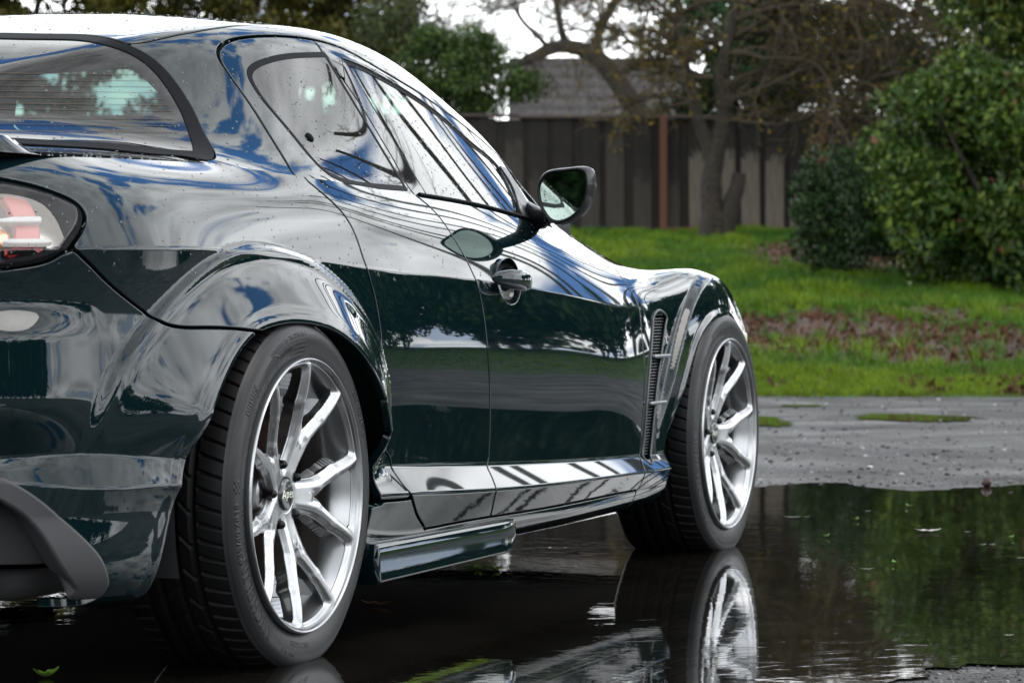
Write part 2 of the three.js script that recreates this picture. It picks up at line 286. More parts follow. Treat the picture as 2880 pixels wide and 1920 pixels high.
{
  const list = [], lit = [];
  const add = (xr, d) => {
    const l = litter(xr, d), edge = ss(2.2, 0, d - toeAt(xr)); if (rnd() < ss(.18, .62, l) * .95 * (1 - .3 * edge)) return;
    const n = 1.3 * fbm2(xr * .7, d * .35, 4), k = rr(.6, 1.3), y = clamp(.35 + n + .5 * edge), c = rgb(lerp(.040, .125, y) * k, lerp(.112, .195, y) * k, lerp(.005, .007, y) * k);
    list.push([place(xr, d, bankY(xr, d) - .005), new THREE.Euler(rr(-.2, .2), rr(0, 6.3), rr(-.2, .2)), rr(.06, .15) * (1 - .6 * edge) * (1 + .5 * clamp(n)), c]);
  };
  for (let i = 0; i < 52000; i++) { const d = TOE + 29 * Math.pow(rnd(), 1.15), f = d / 48; add(rr(-1.5, 9.5 * f + .5), d); }
  for (let i = 0; i < 9000; i++) add(rr(-.5, 4.2), TOE + .1 + 1.6 * rnd());
  for (let i = 0; i < 14000; i++) add(rr(9, 40), rr(TOE, 44));
  for (let i = 0; i < 5000; i++) add(rr(-16, -1.5), rr(TOE, 48));
  tag(instances('grass', bladeGeo(), leafMat(.55), list), 'short green grass growing over the bank', 'grass', null, 'stuff');
  for (let i = 0; i < 26000; i++) { const d = TOE + 26 * Math.pow(rnd(), 1.6), xr = rr(-.5, 8.5 * d / 48 + 1); if (rnd() > litter(xr, d) * 1.1) continue; const k = rr(.5, 1.3); lit.push([place(xr, d, bankY(xr, d) + .012), new THREE.Euler(rr(-1.3, 1.3), rr(0, 6.3), rr(-1.3, 1.3)), rr(.5, 1.2), rgb(.085 * k, .040 * k, .022 * k)]); }
  tag(instances('leaf_litter', leafGeo(.07, .04), leafMat(.7), lit), 'brown dead leaves and soil showing through the grass', 'leaves', null, 'stuff');
}
// ------------------------------------------------------------------ fence and house beyond the bank
function boardTexture(kind, s) {                                   // weathered boards: grain, damp dark wood, bleached lower ends on some
  return dataTexture(64, 512, (u, v) => {
    const grain = .75 + .25 * noise2(u * 22 + s, v * 3) + .15 * noise2(u * 60, v * 9 + s), stain = .6 * fbm2(u * 1.2 + s, v * 5 + s, 4) + .5 * fbm2(u * 6 + s, v * 7, 3);
    const pale = kind ? ss(.10, -.10, v - .62 - .16 * Math.sin(s * 3) + .25 * stain) : 0;
    const dark = [.0125 + .012 * stain, .0095 + .009 * stain, .0075 + .007 * stain], light = [.160, .138, .112], foot = ss(.18, .02, v + .1 * stain);
    return [0, 1, 2].map(i => sRGB(clamp(lerp(dark[i], lerp(light[i], light[i] * [1.0, .82, .58][i], foot) * (kind === 2 ? .30 : 1), pale) * grain, .004, .5)));
  }, true);
}
const boardMats = [[0, 1], [0, 5], [2, 9], [2, 14], [1, 3], [1, 8]].map(([k, s]) => new THREE.MeshStandardMaterial({ map: boardTexture(k, s), roughness: .85 }));
{
  const fence = group('plank_fence', place(0, FENCE, 0), 'weathered dark plank fence along the top of the grass bank', 'fence');
  const F0 = fence.position, toL = p => p.sub(F0), ry = AZ, gy = xr => bankY(xr, FENCE) - .06;
  const bg = (w, h) => { const b = new RoundedBoxGeometry(w, h, .022, 1, .004); const uv = b.attributes.uv, p = b.attributes.position; for (let i = 0; i < p.count; i++) uv.setXY(i, p.getX(i) / w + .5, p.getY(i) / h + .5); return b; };
  const shapes = [.285, .24, .19].map(w => bg(w, 1.86));
  let x = -9.2, k = 0;
  while (x < 9.6) {
    const v = k % 2 ? (rnd() < .5 ? 1 : 2) : 0, w = [.285, .24, .19][v], back = k % 2, xr = x + w / 2;
    let mt = back ? Math.floor(rnd() * 2) : 2 + Math.floor(rnd() * 2); if (!back && xr > 1.9 && xr < 4.6) mt = rnd() < .75 ? 4 + Math.floor(rnd() * 2) : 3; if (back && xr > 2.5 && rnd() < .2) mt = 2;
    const m = mesh('plank', shapes[v], boardMats[mt], fence); m.position.copy(toL(place(xr, FENCE + (back ? .03 : 0) + rr(-.004, .004), gy(xr) + .93 + rr(-.02, .02)))); m.rotation.y = ry; m.rotation.z = rr(-.008, .008); x += w + (back ? -.05 : -.045); k++;
  }
  const wood = new THREE.MeshStandardMaterial({ color: rgb(.105, .040, .022), roughness: .8 }), rail = new THREE.MeshStandardMaterial({ color: rgb(.05, .035, .028), roughness: .85 });
  for (const px of [-6.6, -4.2, -1.75, 2.35, 4.8, 7.2]) { const m = mesh('fence_post', new RoundedBoxGeometry(.11, 1.95, .09, 1, .01), wood, fence); m.position.copy(toL(place(px, FENCE - .07, gy(px) + .93))); m.rotation.y = ry; }
  for (let i = 0; i < 4; i++) { const m = mesh('fence_cap', new RoundedBoxGeometry(4.7, .05, .14, 1, .01), rail, fence); m.position.copy(toL(place(-7 + i * 4.7 + .05, FENCE + .0, gy(-7 + i * 4.7) + 1.88))); m.rotation.y = ry; }
  for (const px of [3.55, 6.0]) { const m = mesh('kickboard', new RoundedBoxGeometry(2.4, .17, .05, 1, .01), wood, fence); m.position.copy(toL(place(px, FENCE - .06, gy(px) + .03))); m.rotation.y = ry; }
}
{
  const house = group('house', place(0, 60, 1.6), 'house with a grey brown shingle roof behind the plank fence', 'house');
  const D = 60, sc = D / FPX, X = px => (px - 1440) * sc, Y = py => EYE + (HORIZON - py) * sc, y0 = Y(345), y1 = Y(122), run = 4.2;
  const H0 = house.position, wall = new THREE.MeshStandardMaterial({ color: rgb(.30, .27, .23), roughness: .9 });
  const box = (n, w, h, dp, xr, d, y, mt) => { const m = mesh(n, new RoundedBoxGeometry(w, h, dp, 1, .02), mt, house); m.position.copy(place(xr, d, y).sub(H0)); m.rotation.y = AZ; return m; };
  const xl = X(1430), xrr = X(1960), w = xrr - xl, cx = (xl + xrr) / 2;
  box('wall', w - .5, y0 - 1.4, run * 2 - .6, cx, D + run, (y0 + 1.4) / 2, wall);
  const N = 18, len = Math.hypot(run, y1 - y0), pitch = Math.atan2(y1 - y0, run);
  const shade = [0, 1, 2].map(i => new THREE.MeshStandardMaterial({ map: dataTexture(256, 16, (u, v) => { const c = Math.floor(u * 70 + i * .4), n = noise2(c * 7.1, i * 3.3), k = sRGB(clamp((.030 + .022 * n + .010 * noise2(u * 90, v * 4)) * [.65, 1, 1.35][i], .006, .4)); return [k * 1.08, k, k * .94]; }, true), roughness: .9 }));
  for (const side of [0, 1]) { const rf = side ? mesh('roof', new RoundedBoxGeometry(w, .08, len, 1, .02), wall, house) : mesh('roof', new RoundedBoxGeometry(w, .06, len, 1, .02), wall, house); rf.position.copy(place(cx, D + (side ? 1.5 : .5) * run, (y0 + y1) / 2 - .05).sub(H0)); rf.rotation.set(side ? -pitch : pitch, AZ, 0, 'YXZ');
    if (!side) for (let i = 0; i < N; i++) { const t = (i + .5) / N, wl = w - .25 * t * 6 * 0, m = mesh('shingle_course', new RoundedBoxGeometry(wl, .022, len / N * 1.15, 1, .006), shade[i % 3], house); m.position.copy(place(cx, D + run * t, lerp(y0, y1, t) + .03).sub(H0)); m.rotation.set(pitch - .04, AZ, 0, 'YXZ'); } }
}

// grit and small stones lying on the wet asphalt
{
  const g = new THREE.IcosahedronGeometry(1, 1), a = g.attributes.position, v = new THREE.Vector3(); for (let i = 0; i < a.count; i++) { v.fromBufferAttribute(a, i); v.multiplyScalar(1 + .3 * noise3(v.x * 1.7, v.y * 1.7, v.z * 1.7)); v.y *= .6; a.setXYZ(i, v.x, v.y, v.z); } g.computeVertexNormals();
  const list = []; for (let i = 0; i < 2000; i++) { const D = 10.9 + 9.4 * Math.pow(rnd(), 1.4), xr = rr(.6, .17 * D + .3), s = lerp(.0025, .011, Math.pow(rnd(), 5)), k = rnd() < .12 ? rr(.25, .5) : rr(.02, .12); list.push([place(xr, D, s * .3), new THREE.Euler(0, rr(0, 6.3), 0), s, rgb(k, k * .97, k * .92)]); }
  for (let i = 0; i < 2500; i++) { const s = lerp(.0015, .004, Math.pow(rnd(), 3)), k = rnd() < .15 ? rr(.2, .4) : rr(.02, .1); list.push([place(rr(.5, 1.4), rr(4.6, 5.75), s * .3), new THREE.Euler(0, rr(0, 6.3), 0), s, rgb(k, k * .97, k * .92)]); }
  tag(instances('grit', g, leafMat(.6), list), 'grit and small pale stones scattered on the wet asphalt', 'grit', null, 'stuff');
}

// ------------------------------------------------------------------ trees and shrubs
const at = (px, py, D) => place((px - 1440) * D / FPX, D, EYE + (HORIZON - py) * D / FPX);
const barkMap = dataTexture(64, 256, (u, v) => { const n = .6 + .4 * noise2(u * 14, v * 18) + .25 * noise2(u * 5, v * 60), l = ss(.2, .6, fbm2(u * 3, v * 9 + 40, 4)); return [lerp(.046, .070, l) * n, lerp(.036, .062, l) * n, lerp(.027, .030, l) * n].map(x => sRGB(clamp(x, .005, .5))); }, true);
const bark = new THREE.MeshStandardMaterial({ map: barkMap, roughness: .9 }), barkDark = new THREE.MeshStandardMaterial({ color: rgb(.055, .046, .038), roughness: .9 }), twigMat = new THREE.MeshStandardMaterial({ color: rgb(.052, .040, .024), roughness: .9 });
function limbGeo(pts, r0, r1, sides = 8) {                         // tapered, uneven limb along points
  const P = [], N = [], UVs = [], I = [], n = pts.length, up = new THREE.Vector3(.3, .1, .95).normalize();
  for (let i = 0; i < n; i++) {
    const t = pts[Math.min(n - 1, i + 1)].clone().sub(pts[Math.max(0, i - 1)]).normalize(), a = new THREE.Vector3().crossVectors(t, up).normalize(), b = new THREE.Vector3().crossVectors(t, a), k = i / (n - 1);
    for (let j = 0; j <= sides; j++) { const q = j / sides * 2 * Math.PI, r = lerp(r0, r1, Math.pow(k, .8)) * (sides > 5 ? 1 + .14 * noise3(Math.cos(q) * 1.5, Math.sin(q) * 1.5, i * .6 + r0 * 50) : 1), d = a.clone().multiplyScalar(Math.cos(q)).addScaledVector(b, Math.sin(q)); P.push(pts[i].x + d.x * r, pts[i].y + d.y * r, pts[i].z + d.z * r); N.push(d.x, d.y, d.z); UVs.push(j / sides, k * 3); }
  }
  const s = sides + 1; for (let i = 0; i < n - 1; i++) for (let j = 0; j < sides; j++) { const a = i * s + j; I.push(a, a + s + 1, a + s, a, a + 1, a + s + 1); }
  const g = new THREE.BufferGeometry(); g.setAttribute('position', new THREE.Float32BufferAttribute(P, 3)); g.setAttribute('normal', new THREE.Float32BufferAttribute(N, 3)); g.setAttribute('uv', new THREE.Float32BufferAttribute(UVs, 2)); g.setIndex(I); return g;
}
const limb = (pts, r0, r1, n = 14, sides = 9) => limbGeo(new THREE.CatmullRomCurve3(pts).getPoints(n), r0, r1, sides);
// grow branches from a point: depth levels, each shorter and thinner
function grow(out, p, dir, len, r, level, opt) {
  const pts = [p.clone()], d = dir.clone().normalize(), n = level > 1 ? 7 : 5; let q = p.clone();
  for (let i = 1; i <= n; i++) {
    d.x += rr(-1, 1) * opt.wild; d.y += rr(-1, 1) * opt.wild + (opt.lift ?? 0) - (opt.droop ?? 0) * i / n; d.z += rr(-1, 1) * opt.wild; d.normalize();
    q = q.clone().addScaledVector(d, len / n); pts.push(q);
    if (level > 0 && i > (level > 1 ? 1 : 0)) for (let k = 0; k < opt.kids; k++) if (rnd() < .8) grow(out, q, d.clone().add(new THREE.Vector3(rr(-1, 1), rr(-.7, .8), rr(-1, 1)).multiplyScalar(1.0)), len * rr(.38, .62), r * .5, level - 1, opt);
  }
  out.push([pts, r, level]);
}
function branchMesh(name, list, mat, parent, thin = .4) { return mesh(name, merged(list.map(([pts, r, l]) => limbGeo(pts, r, Math.max(r * thin, .003), l > 1 ? 5 : 3))), mat, parent); }
const local = (g, list) => list.map(([p, r, l]) => [p.map(v => v.clone().sub(g.position)), r, l]);
// foliage: leaves gathered in clumps through an uneven crown
function crownLeaves(n, rx, ry, rz, clumps, spread, size, colour, hollow = .35) {
  const cs = [], list = []; for (let i = 0; i < clumps; i++) { const v = new THREE.Vector3(rr(-1, 1), rr(-1, 1), rr(-1, 1)); if (v.length() > 1 || v.length() < hollow) { i--; continue; } v.multiplyScalar(.9 + .25 * noise3(v.x * 2, v.y * 2, v.z * 2)); cs.push([v.multiply(new THREE.Vector3(rx, ry, rz)), rr(.6, 1.3), rr(.75, 1.3)]); }
  for (let i = 0; i < n; i++) {
    const [c, k, tone] = cs[Math.floor(rnd() * cs.length)], v = new THREE.Vector3(rr(-1, 1), rr(-1, 1), rr(-1, 1)); if (v.length() > 1) { i--; continue; }
    v.multiplyScalar(spread * k * Math.pow(v.length(), -.25)).setY(v.y * .8);
    list.push([c.clone().add(v), new THREE.Euler(rr(-1.1, 1.1), rr(0, 6.3), rr(-1.4, 1.4)), size * rr(.6, 1.35), colour(rnd(), tone)]);
  }
  return list;
}
const mixC = (a, b, t, k) => rgb(lerp(a[0], b[0], t) * k, lerp(a[1], b[1], t) * k, lerp(a[2], b[2], t) * k);
const leafA = leafGeo(1, .55, .3);
function shrub(name, label, category, base, c, r, n, clumps, spread, size, colour, grp, mat = leafMat(.45)) {
  const g = group(name, base, label, category, grp), off = c.clone().sub(base);
  const stems = []; for (let i = 0; i < 5; i++) stems.push(limb([new THREE.Vector3(rr(-.1, .1), -.1, rr(-.1, .1)), new THREE.Vector3(rr(-.3, .3) * r[0], off.y * .5, rr(-.3, .3) * r[2]).add(new THREE.Vector3(off.x * .5, 0, off.z * .5)), off.clone().add(new THREE.Vector3(rr(-.6, .6) * r[0], rr(.1, .7) * r[1], rr(-.6, .6) * r[2]))], .05 + .012 * r[1], .012, 8, 6));
  mesh('trunk', merged(stems), barkDark, g);
  const m = instances('crown', leafA, mat, crownLeaves(n, ...r, clumps, spread, size, colour).map(l => (l[0].add(off), l)), g); m.userData.kind = 'stuff';
  return g;
}
const ground3 = (xr, D) => place(xr, D, bankY(xr, D));
const green = (a, b, k0 = .6, k1 = 1.4) => (t, tone) => mixC(a, b, t * t, tone * rr(k0, k1));
// right of the fence: the large lit shrub, two darker ones in front of the fence
shrub('laurel_shrub', 'tall glossy green shrub spreading over the bank below the yellow green tree', 'shrub', ground3(5.1, 31.4), at(2850, 470, 31), [1.35, 1.25, 1.3], 24000, 80, .38, .095, (t, tone) => rnd() < .008 ? rgb(.13, .055, .03) : mixC([.018, .048, .007], [.105, .150, .022], t * t, tone * rr(.6, 1.3)));
shrub('bright_tree', 'loose yellow green tree above the tall glossy shrub', 'tree', ground3(6.0, 34.6), at(2960, 60, 34.5), [1.25, 1.3, 1.1], 17000, 70, .36, .10, green([.022, .048, .008], [.13, .15, .025]));
shrub('dark_shrub', 'dark green rounded shrub in front of the plank fence', 'shrub', ground3(3.75, 35.2), at(2395, 610, 35), [.66, .85, .8], 12000, 46, .26, .065, green([.012, .032, .009], [.036, .068, .018]));
shrub('low_shrub', 'low dark shrub between the tall glossy shrub and the fence', 'shrub', ground3(4.4, 33.4), at(2600, 610, 33.2), [.95, .90, .8], 15000, 60, .28, .065, green([.011, .029, .008], [.032, .060, .016]));
shrub('spreading_shrub', 'low dark spreading shrub at the foot of the tall glossy shrub', 'shrub', ground3(5.2, 31.8), at(2790, 690, 31.4), [1.0, .55, .7], 11000, 50, .24, .06, green([.014, .036, .010], [.040, .075, .018]));
// evergreens behind the fence
const ever = green([.010, .028, .009], [.034, .074, .020]);
shrub('ivy_tree', 'dark ivy covered tree rising behind the fence beside the lichen tree', 'tree', place(3.9, 51.6, 1.6), at(2120, 150, 51.5), [1.6, 1.5, 1.2], 30000, 100, .38, .095, ever);
shrub('holly_tree', 'dense dark evergreen tree filling the gap over the fence end', 'tree', place(5.6, 52.4, 1.6), at(2430, 190, 52.4), [1.15, 1.45, 1.1], 12000, 48, .34, .09, ever);
shrub('tall_evergreen', 'tall dark evergreen tree behind the glossy shrub', 'tree', place(8.2, 53, 1.6), at(2780, 120, 53), [2.3, 2.4, 1.4], 22000, 70, .40, .10, ever);
shrub('hedge_tree', 'small bright green tree leaning over the fence beside the house', 'tree', place(-.9, 50.4, 1.6), at(1290, 225, 50.4), [1.25, .78, .9], 15000, 60, .30, .08, green([.022, .046, .012], [.075, .115, .022]));
shrub('pear_tree', 'green tree with loose crown between the tree row and the fence', 'tree', place(-2.6, 53, 1.6), at(1110, 130, 53), [.95, .85, .9], 5200, 40, .34, .09, green([.030, .045, .016], [.08, .085, .025]));
for (const [px, py, D, rx, lab] of [[120, -200, 60, 2.6, 'yellow green tree in the row, farthest from the house roof'], [560, -190, 61, 2.5, 'olive green tree in the middle of the row of three'], [890, -120, 62, 2.0, 'brownish green tree in the row, closest to the house roof']])
  shrub('row_tree', lab, 'tree', place((px - 1440) * D / FPX, D, 1.7), at(px, py, D), [rx, 5.2, 1.6], 48000, 210, .42, .13, green([.034, .038, .008], [.11, .095, .014]), 'trees over the car roof');
// the bare lichen covered tree in front of the fence
{
  const D = 45.5, base = at(2010, 668, D); base.y = bankY((2010 - 1440) * D / FPX, D) - .05;
  const g = group('lichen_tree', base, 'bare twisted tree with yellow lichen in front of the fence', 'tree'), L = (px, py, dz = 0) => at(px, py, D + dz).sub(base);
  const trunk = [limb([L(2012, 700), L(2006, 610), L(2000, 520), L(2010, 440), L(2030, 370), L(2036, 300), L(2022, 225), L(2042, 140), L(2066, 50), L(2070, -40)], .20, .06, 30, 12), limb([L(2006, 460), L(1988, 400), L(1960, 330), L(1946, 250), L(1925, 170), L(1905, 90), L(1910, -20)], .13, .045, 18, 9), limb([L(2030, 690), L(2040, 640), L(2058, 570), L(2076, 520), L(2078, 488)], .17, .10, 12, 9), limb([L(1985, 690, -.1), L(1990, 640, -.1), L(2000, 560)], .16, .10, 8, 8)];
  mesh('trunk', merged(trunk), bark, g);
  const b = [], o = { wild: .34, droop: .16, lift: .02, kids: 2 };
  const starts = [[2036, 300, 1, .25], [2028, 250, 1, .5], [2040, 150, 1, .3], [2055, 90, 1, .1], [2066, 40, 1, 0], [1950, 290, -1, .05], [1946, 250, -1, .3], [1930, 180, -1, .2], [1915, 110, -1, .2], [1908, 40, 1, .3], [2024, 225, -1, .2], [2045, 120, -1, .4], [2060, 60, 1, -.1], [2034, 330, 1, .1], [2050, 110, 1, .45], [2068, -10, 1, -.2], [2066, 0, 1, .1], [1905, 60, -1, .35]];
  for (const [px, py, s, up] of starts) for (let k = 0; k < 2; k++) grow(b, L(px, py), RGT.clone().multiplyScalar(s * (k ? .7 : 1)).add(new THREE.Vector3(0, up + rr(-.2, .2), 0)).addScaledVector(FWD, rr(-.6, .5)), s > 0 ? rr(1.6, 3.0) : rr(.9, 1.5), .036, 2, o);
  const dr = []; for (const [px, py] of [[2150, 130], [2250, 150], [2330, 120], [2420, 160], [2200, 60], [2480, 110], [2300, 40], [2100, 180], [1980, 200], [1900, 130], [2560, 80], [2640, 40]]) for (let k = 0; k < 3; k++) grow(dr, L(px + rr(-40, 40), py + rr(-30, 20), rr(-.6, .6)), new THREE.Vector3(rr(-.5, .5), -.5, rr(-.4, .4)), rr(.6, 1.1), .014, 1, { wild: .4, droop: .1, kids: 2 });
  branchMesh('branches', b, twigMat, g, .45); branchMesh('twigs', dr, twigMat, g, .4);
  const li = []; for (const [pts] of b) for (const p of pts) if (rnd() < .34) { const k = rr(.6, 1.3); li.push([p.clone().add(new THREE.Vector3(rr(-.03, .03), rr(-.03, .03), rr(-.03, .03))), new THREE.Euler(rr(-2, 2), rr(0, 6), rr(-2, 2)), rr(.03, .085), rgb(.16 * k, .115 * k, .012 * k)]); }
  instances('lichen', leafA, leafMat(.9), li, g).userData.kind = 'stuff';
}
// the dark limb reaching over the house roof
{
  const D = 52, base = at(1815, 345, D).setY(1.6), g = group('bare_tree', base, 'bare tree with a dark crooked limb arching across the house roof', 'tree'), L = (px, py, dz = 0) => at(px, py, D + dz).sub(base);
  mesh('trunk', merged([limb([new THREE.Vector3(.15, -.1, 0), L(1822, 400), L(1806, 330), L(1762, 268), L(1712, 196), L(1650, 146), L(1570, 132), L(1505, 158), L(1462, 178), L(1400, 190)], .26, .06, 30, 10), limb([L(1712, 196), L(1678, 130), L(1692, 72), L(1722, 20), L(1748, -40)], .10, .06, 14, 8), limb([L(1590, 134), L(1578, 80), L(1566, 20), L(1560, -60)], .07, .045, 12, 8), limb([L(1545, 140), L(1520, 110), L(1470, 60), L(1440, 10)], .05, .03, 10, 6)]), barkDark, g);
  const b = []; for (const [px, py] of [[1570, 60], [1564, 10], [1700, 60], [1730, 10], [1690, 90], [1500, 90], [1460, 40], [1650, 146], [1600, 120], [1750, -30], [1560, -40], [1440, 10], [1480, 150], [1800, 60], [1780, 20], [1620, 20], [1700, -20]]) for (let k = 0; k < 3; k++) grow(b, L(px, py, rr(-.4, .4)), new THREE.Vector3(rr(-1, 1), rr(-.2, .9), rr(-.5, .5)), rr(.6, 1.3), .016, 2, { wild: .35, lift: .04, droop: .12, kids: 2 });
  branchMesh('twigs', b, twigMat, g, .35);
}
{
  const D = 56, base = place((1160 - 1440) * D / FPX, D, 1.6), g = group('twiggy_tree', base, 'leafless brown twiggy tree standing beside the house roof', 'tree'), L = (px, py, dz = 0) => at(px, py, D + dz).sub(base), b = [];
  mesh('trunk', limb([new THREE.Vector3(0, -.1, 0), L(1165, 340), L(1150, 200), L(1170, 80), L(1150, -40)], .14, .04, 16, 8), barkDark, g);
  for (let i = 0; i < 34; i++) grow(b, L(rr(1090, 1420), rr(-40, 190), rr(-.5, .5)), new THREE.Vector3(rr(-.8, .8), rr(0, 1), rr(-.5, .5)), rr(.6, 1.2), .014, 2, { wild: .3, lift: .05, droop: .06, kids: 2 });
  branchMesh('twigs', b, twigMat, g, .35);
}
// beyond the frame, seen in the paint: the row of slender trunks ahead of the car and the dark trees along the bank
{
  const mk = () => { const g = group('slender_tree', null, 'tall slender bare trunk in a row beyond the bank', 'tree', 'row of slender trunks'); mesh('trunk', limb([new THREE.Vector3(0, 0, 0), new THREE.Vector3(.12, 5, .05), new THREE.Vector3(-.06, 10, 0), new THREE.Vector3(.10, 16, .05), new THREE.Vector3(.05, 21, 0)], .25, .10, 26, 9), barkDark, g); const b = []; for (let i = 0; i < 16; i++) grow(b, new THREE.Vector3(rr(-.05, .1), rr(15, 20.5), 0), new THREE.Vector3(rr(-1, 1), rr(.1, .9), rr(-1, 1)), rr(.6, 1.4), .02, 1, { wild: .3, lift: .05, kids: 2 }); branchMesh('twigs', b, twigMat, g); return g; };
  const proto = mk(), spots = [-2.2, -.9, .6, 1.5, 3.2, 4.3, 6.0, 7.1, 8.7, 9.9, 11.6];
  spots.forEach((x, i) => { const t = i ? proto.clone() : proto; if (i) { t.name = numbered('slender_tree'); scene.add(t); } t.position.set(x, 1.6, -47 + (i % 3) * 1.3); t.rotation.y = i * 1.9; });
  const tree0 = shrub('bank_tree', 'dark green tree in the row along the bank beyond the shrubs', 'tree', new THREE.Vector3(), new THREE.Vector3(0, 2.1, 0), [2.0, 2.3, 1.9], 7500, 70, .55, .20, green([.014, .034, .011], [.045, .085, .024]), 'trees along the bank');
  const rows = []; for (let i = 0; i < 13; i++) rows.push([9.6 + i * 2.9 + rr(-.6, .6), 39 + rr(-2, 3), rr(.9, 1.1) * (i < 3 ? 1.1 : 1.55)]);
  rows.forEach(([xr, D, k], i) => { const t = i ? tree0.clone() : tree0; if (i) { t.name = numbered('bank_tree'); scene.add(t); } t.position.copy(ground3(xr, D)); t.rotation.y = i * 2.1; t.scale.set(k, k, k); });
  for (let i = 0; i < 26; i++) { const t = tree0.clone(); t.name = numbered('lot_tree'); t.userData.label = 'dark green tree in the row across the lot behind the car'; t.userData.group = 'trees across the lot'; scene.add(t); const a = lerp(-1.5, 1.9, i / 25); t.position.set(3 + 38 * Math.sin(a), -.3, 6 + 38 * Math.cos(a)); const k = rr(1.3, 1.9); t.scale.set(k * 1.25, k, k * 1.25); t.rotation.y = i * 1.3; }
}

// ------------------------------------------------------------------ the car: body surfaces
// sections from the tail to the nose; each line [y, w] from the sill up to the shoulder
// lines: 0 under, 1 bottom, 2 rocker, 3 sill edge, 4 sill top, 5 flank, 6 upper flank, 7 crease, 8 shoulder, 9 belt
const SEC = [
  [-1.55, [[.17, 0, -.80], [.19, 0, -.87], [.305, 0, -.893], [.37, 0, -.893], [.41, 0, -.885], [.50, 0, -.885], [.66, 0, -.880], [.735, 0, -.885], [.84, 0, -.86], [.885, 0, -.80]]],
  [-1.28, [[.17, .25, -.78], [.19, .27, -.85], [.305, .276, -.873], [.37, .276, -.873], [.41, .272, -.865], [.50, .273, -.865], [.66, .270, -.860], [.735, .274, -.868], [.84, .25, -.84], [.885, .22, -.78]]],
  [-1.02, [[.16, .45, -.75], [.185, .52, -.80], [.305, .522, -.818], [.37, .522, -.818], [.41, .512, -.812], [.50, .514, -.813], [.66, .511, -.808], [.735, .518, -.815], [.845, .46, -.78], [.89, .40, -.73]]],
  [-.83, [[.15, .60, -.70], [.175, .685, -.73], [.305, .690, -.739], [.368, .686, -.739], [.405, .672, -.735], [.50, .675, -.736], [.66, .672, -.732], [.738, .682, -.735], [.848, .595, -.70], [.892, .52, -.66]]],
  [-.66, [[.15, .66, -.60], [.165, .765, -.61], [.305, .790, -.62], [.348, .796, -.622], [.408, .757, -.615], [.50, .760, -.616], [.66, .755, -.614], [.742, .766, -.614], [.848, .68, -.60], [.896, .605, -.58]]],
  [-.48, [[.15, .70], [.155, .80], [.305, .838], [.350, .842], [.395, .816], [.50, .812], [.66, .806], [.744, .816], [.848, .735], [.899, .655]]],
  [-.25, [[.14, .70], [.15, .80], [.30, .855], [.33, .865], [.39, .84], [.50, .828], [.66, .822], [.744, .830], [.848, .765], [.902, .685]]],
  [0, [[.13, .70], [.14, .80], [.28, .858], [.31, .866], [.38, .843], [.49, .836], [.65, .832], [.735, .837], [.845, .782], [.904, .705]]],
  [.22, [[.12, .72], [.135, .82], [.235, .868], [.29, .876], [.35, .848], [.48, .852], [.635, .850], [.728, .844], [.83, .800], [.893, .750]]],
  [.42, [[.12, .72], [.135, .82], [.206, .866], [.282, .890], [.335, .856], [.48, .866], [.62, .863], [.716, .853], [.815, .812], [.886, .763]]],
  [.8, [[.12, .72], [.135, .82], [.200, .868], [.265, .894], [.318, .863], [.48, .875], [.61, .871], [.702, .860], [.798, .818], [.873, .766]]],
  [1.2, [[.12, .72], [.14, .82], [.196, .867], [.252, .894], [.302, .863], [.46, .876], [.595, .872], [.683, .862], [.783, .818], [.859, .765]]],
  [1.6, [[.12, .72], [.14, .82], [.195, .865], [.245, .891], [.288, .861], [.45, .875], [.575, .871], [.658, .860], [.757, .815], [.832, .755]]],
  [2.0, [[.12, .72], [.14, .81], [.195, .859], [.240, .884], [.277, .855], [.43, .868], [.55, .863], [.632, .851], [.732, .795], [.800, .715]]],
  [2.25, [[.12, .70], [.14, .80], [.195, .862], [.237, .874], [.275, .850], [.42, .852], [.54, .850], [.625, .842], [.697, .808], [.764, .695]]],
  [2.48, [[.13, .70], [.15, .80], [.20, .860], [.24, .866], [.28, .852], [.42, .855], [.55, .856], [.645, .850], [.727, .808], [.720, .690]]],
  [2.7, [[.13, .70], [.15, .80], [.20, .856], [.24, .860], [.28, .852], [.42, .855], [.56, .858], [.66, .852], [.733, .803], [.676, .690]]],
  [2.95, [[.13, .68], [.15, .78], [.20, .84], [.24, .848], [.28, .842], [.42, .842], [.54, .840], [.63, .825], [.696, .772], [.665, .67]]],
  [3.2, [[.14, .62], [.16, .72], [.20, .78], [.24, .79], [.28, .785], [.42, .785], [.52, .775], [.60, .745], [.65, .68], [.665, .60]]],
  [3.48, [[.15, .44, 3.36], [.17, .48, 3.40], [.21, .52, 3.42], [.25, .53, 3.43], [.29, .52, 3.43], [.41, .50, 3.43], [.5, .49, 3.42], [.57, .47, 3.40], [.61, .43, 3.36], [.635, .38, 3.30]]],
  [3.95, [[.15, 0, 3.46], [.17, 0, 3.50], [.21, 0, 3.53], [.25, 0, 3.54], [.29, 0, 3.54], [.41, 0, 3.54], [.5, 0, 3.53], [.57, 0, 3.51], [.61, 0, 3.48], [.63, 0, 3.42]]],
];
const SA = SEC.map(s => s[0]);
const even = f => evened(f, -1.55, 3.95, 0.07);
const LINES = SEC[0][1].map((_, k) => ({ u: even(spline(SA, SEC.map(s => s[1][k][2] ?? s[0]))), y: even(spline(SA, SEC.map(s => s[1][k][0]))), w: even(spline(SA, SEC.map(s => s[1][k][1]))) }));
const VK = [0, .06, .16, .225, .28, .43, .58, .68, .82, .95];           // where the lines sit along the section
const CREASE = [2, 3, 4, 7];
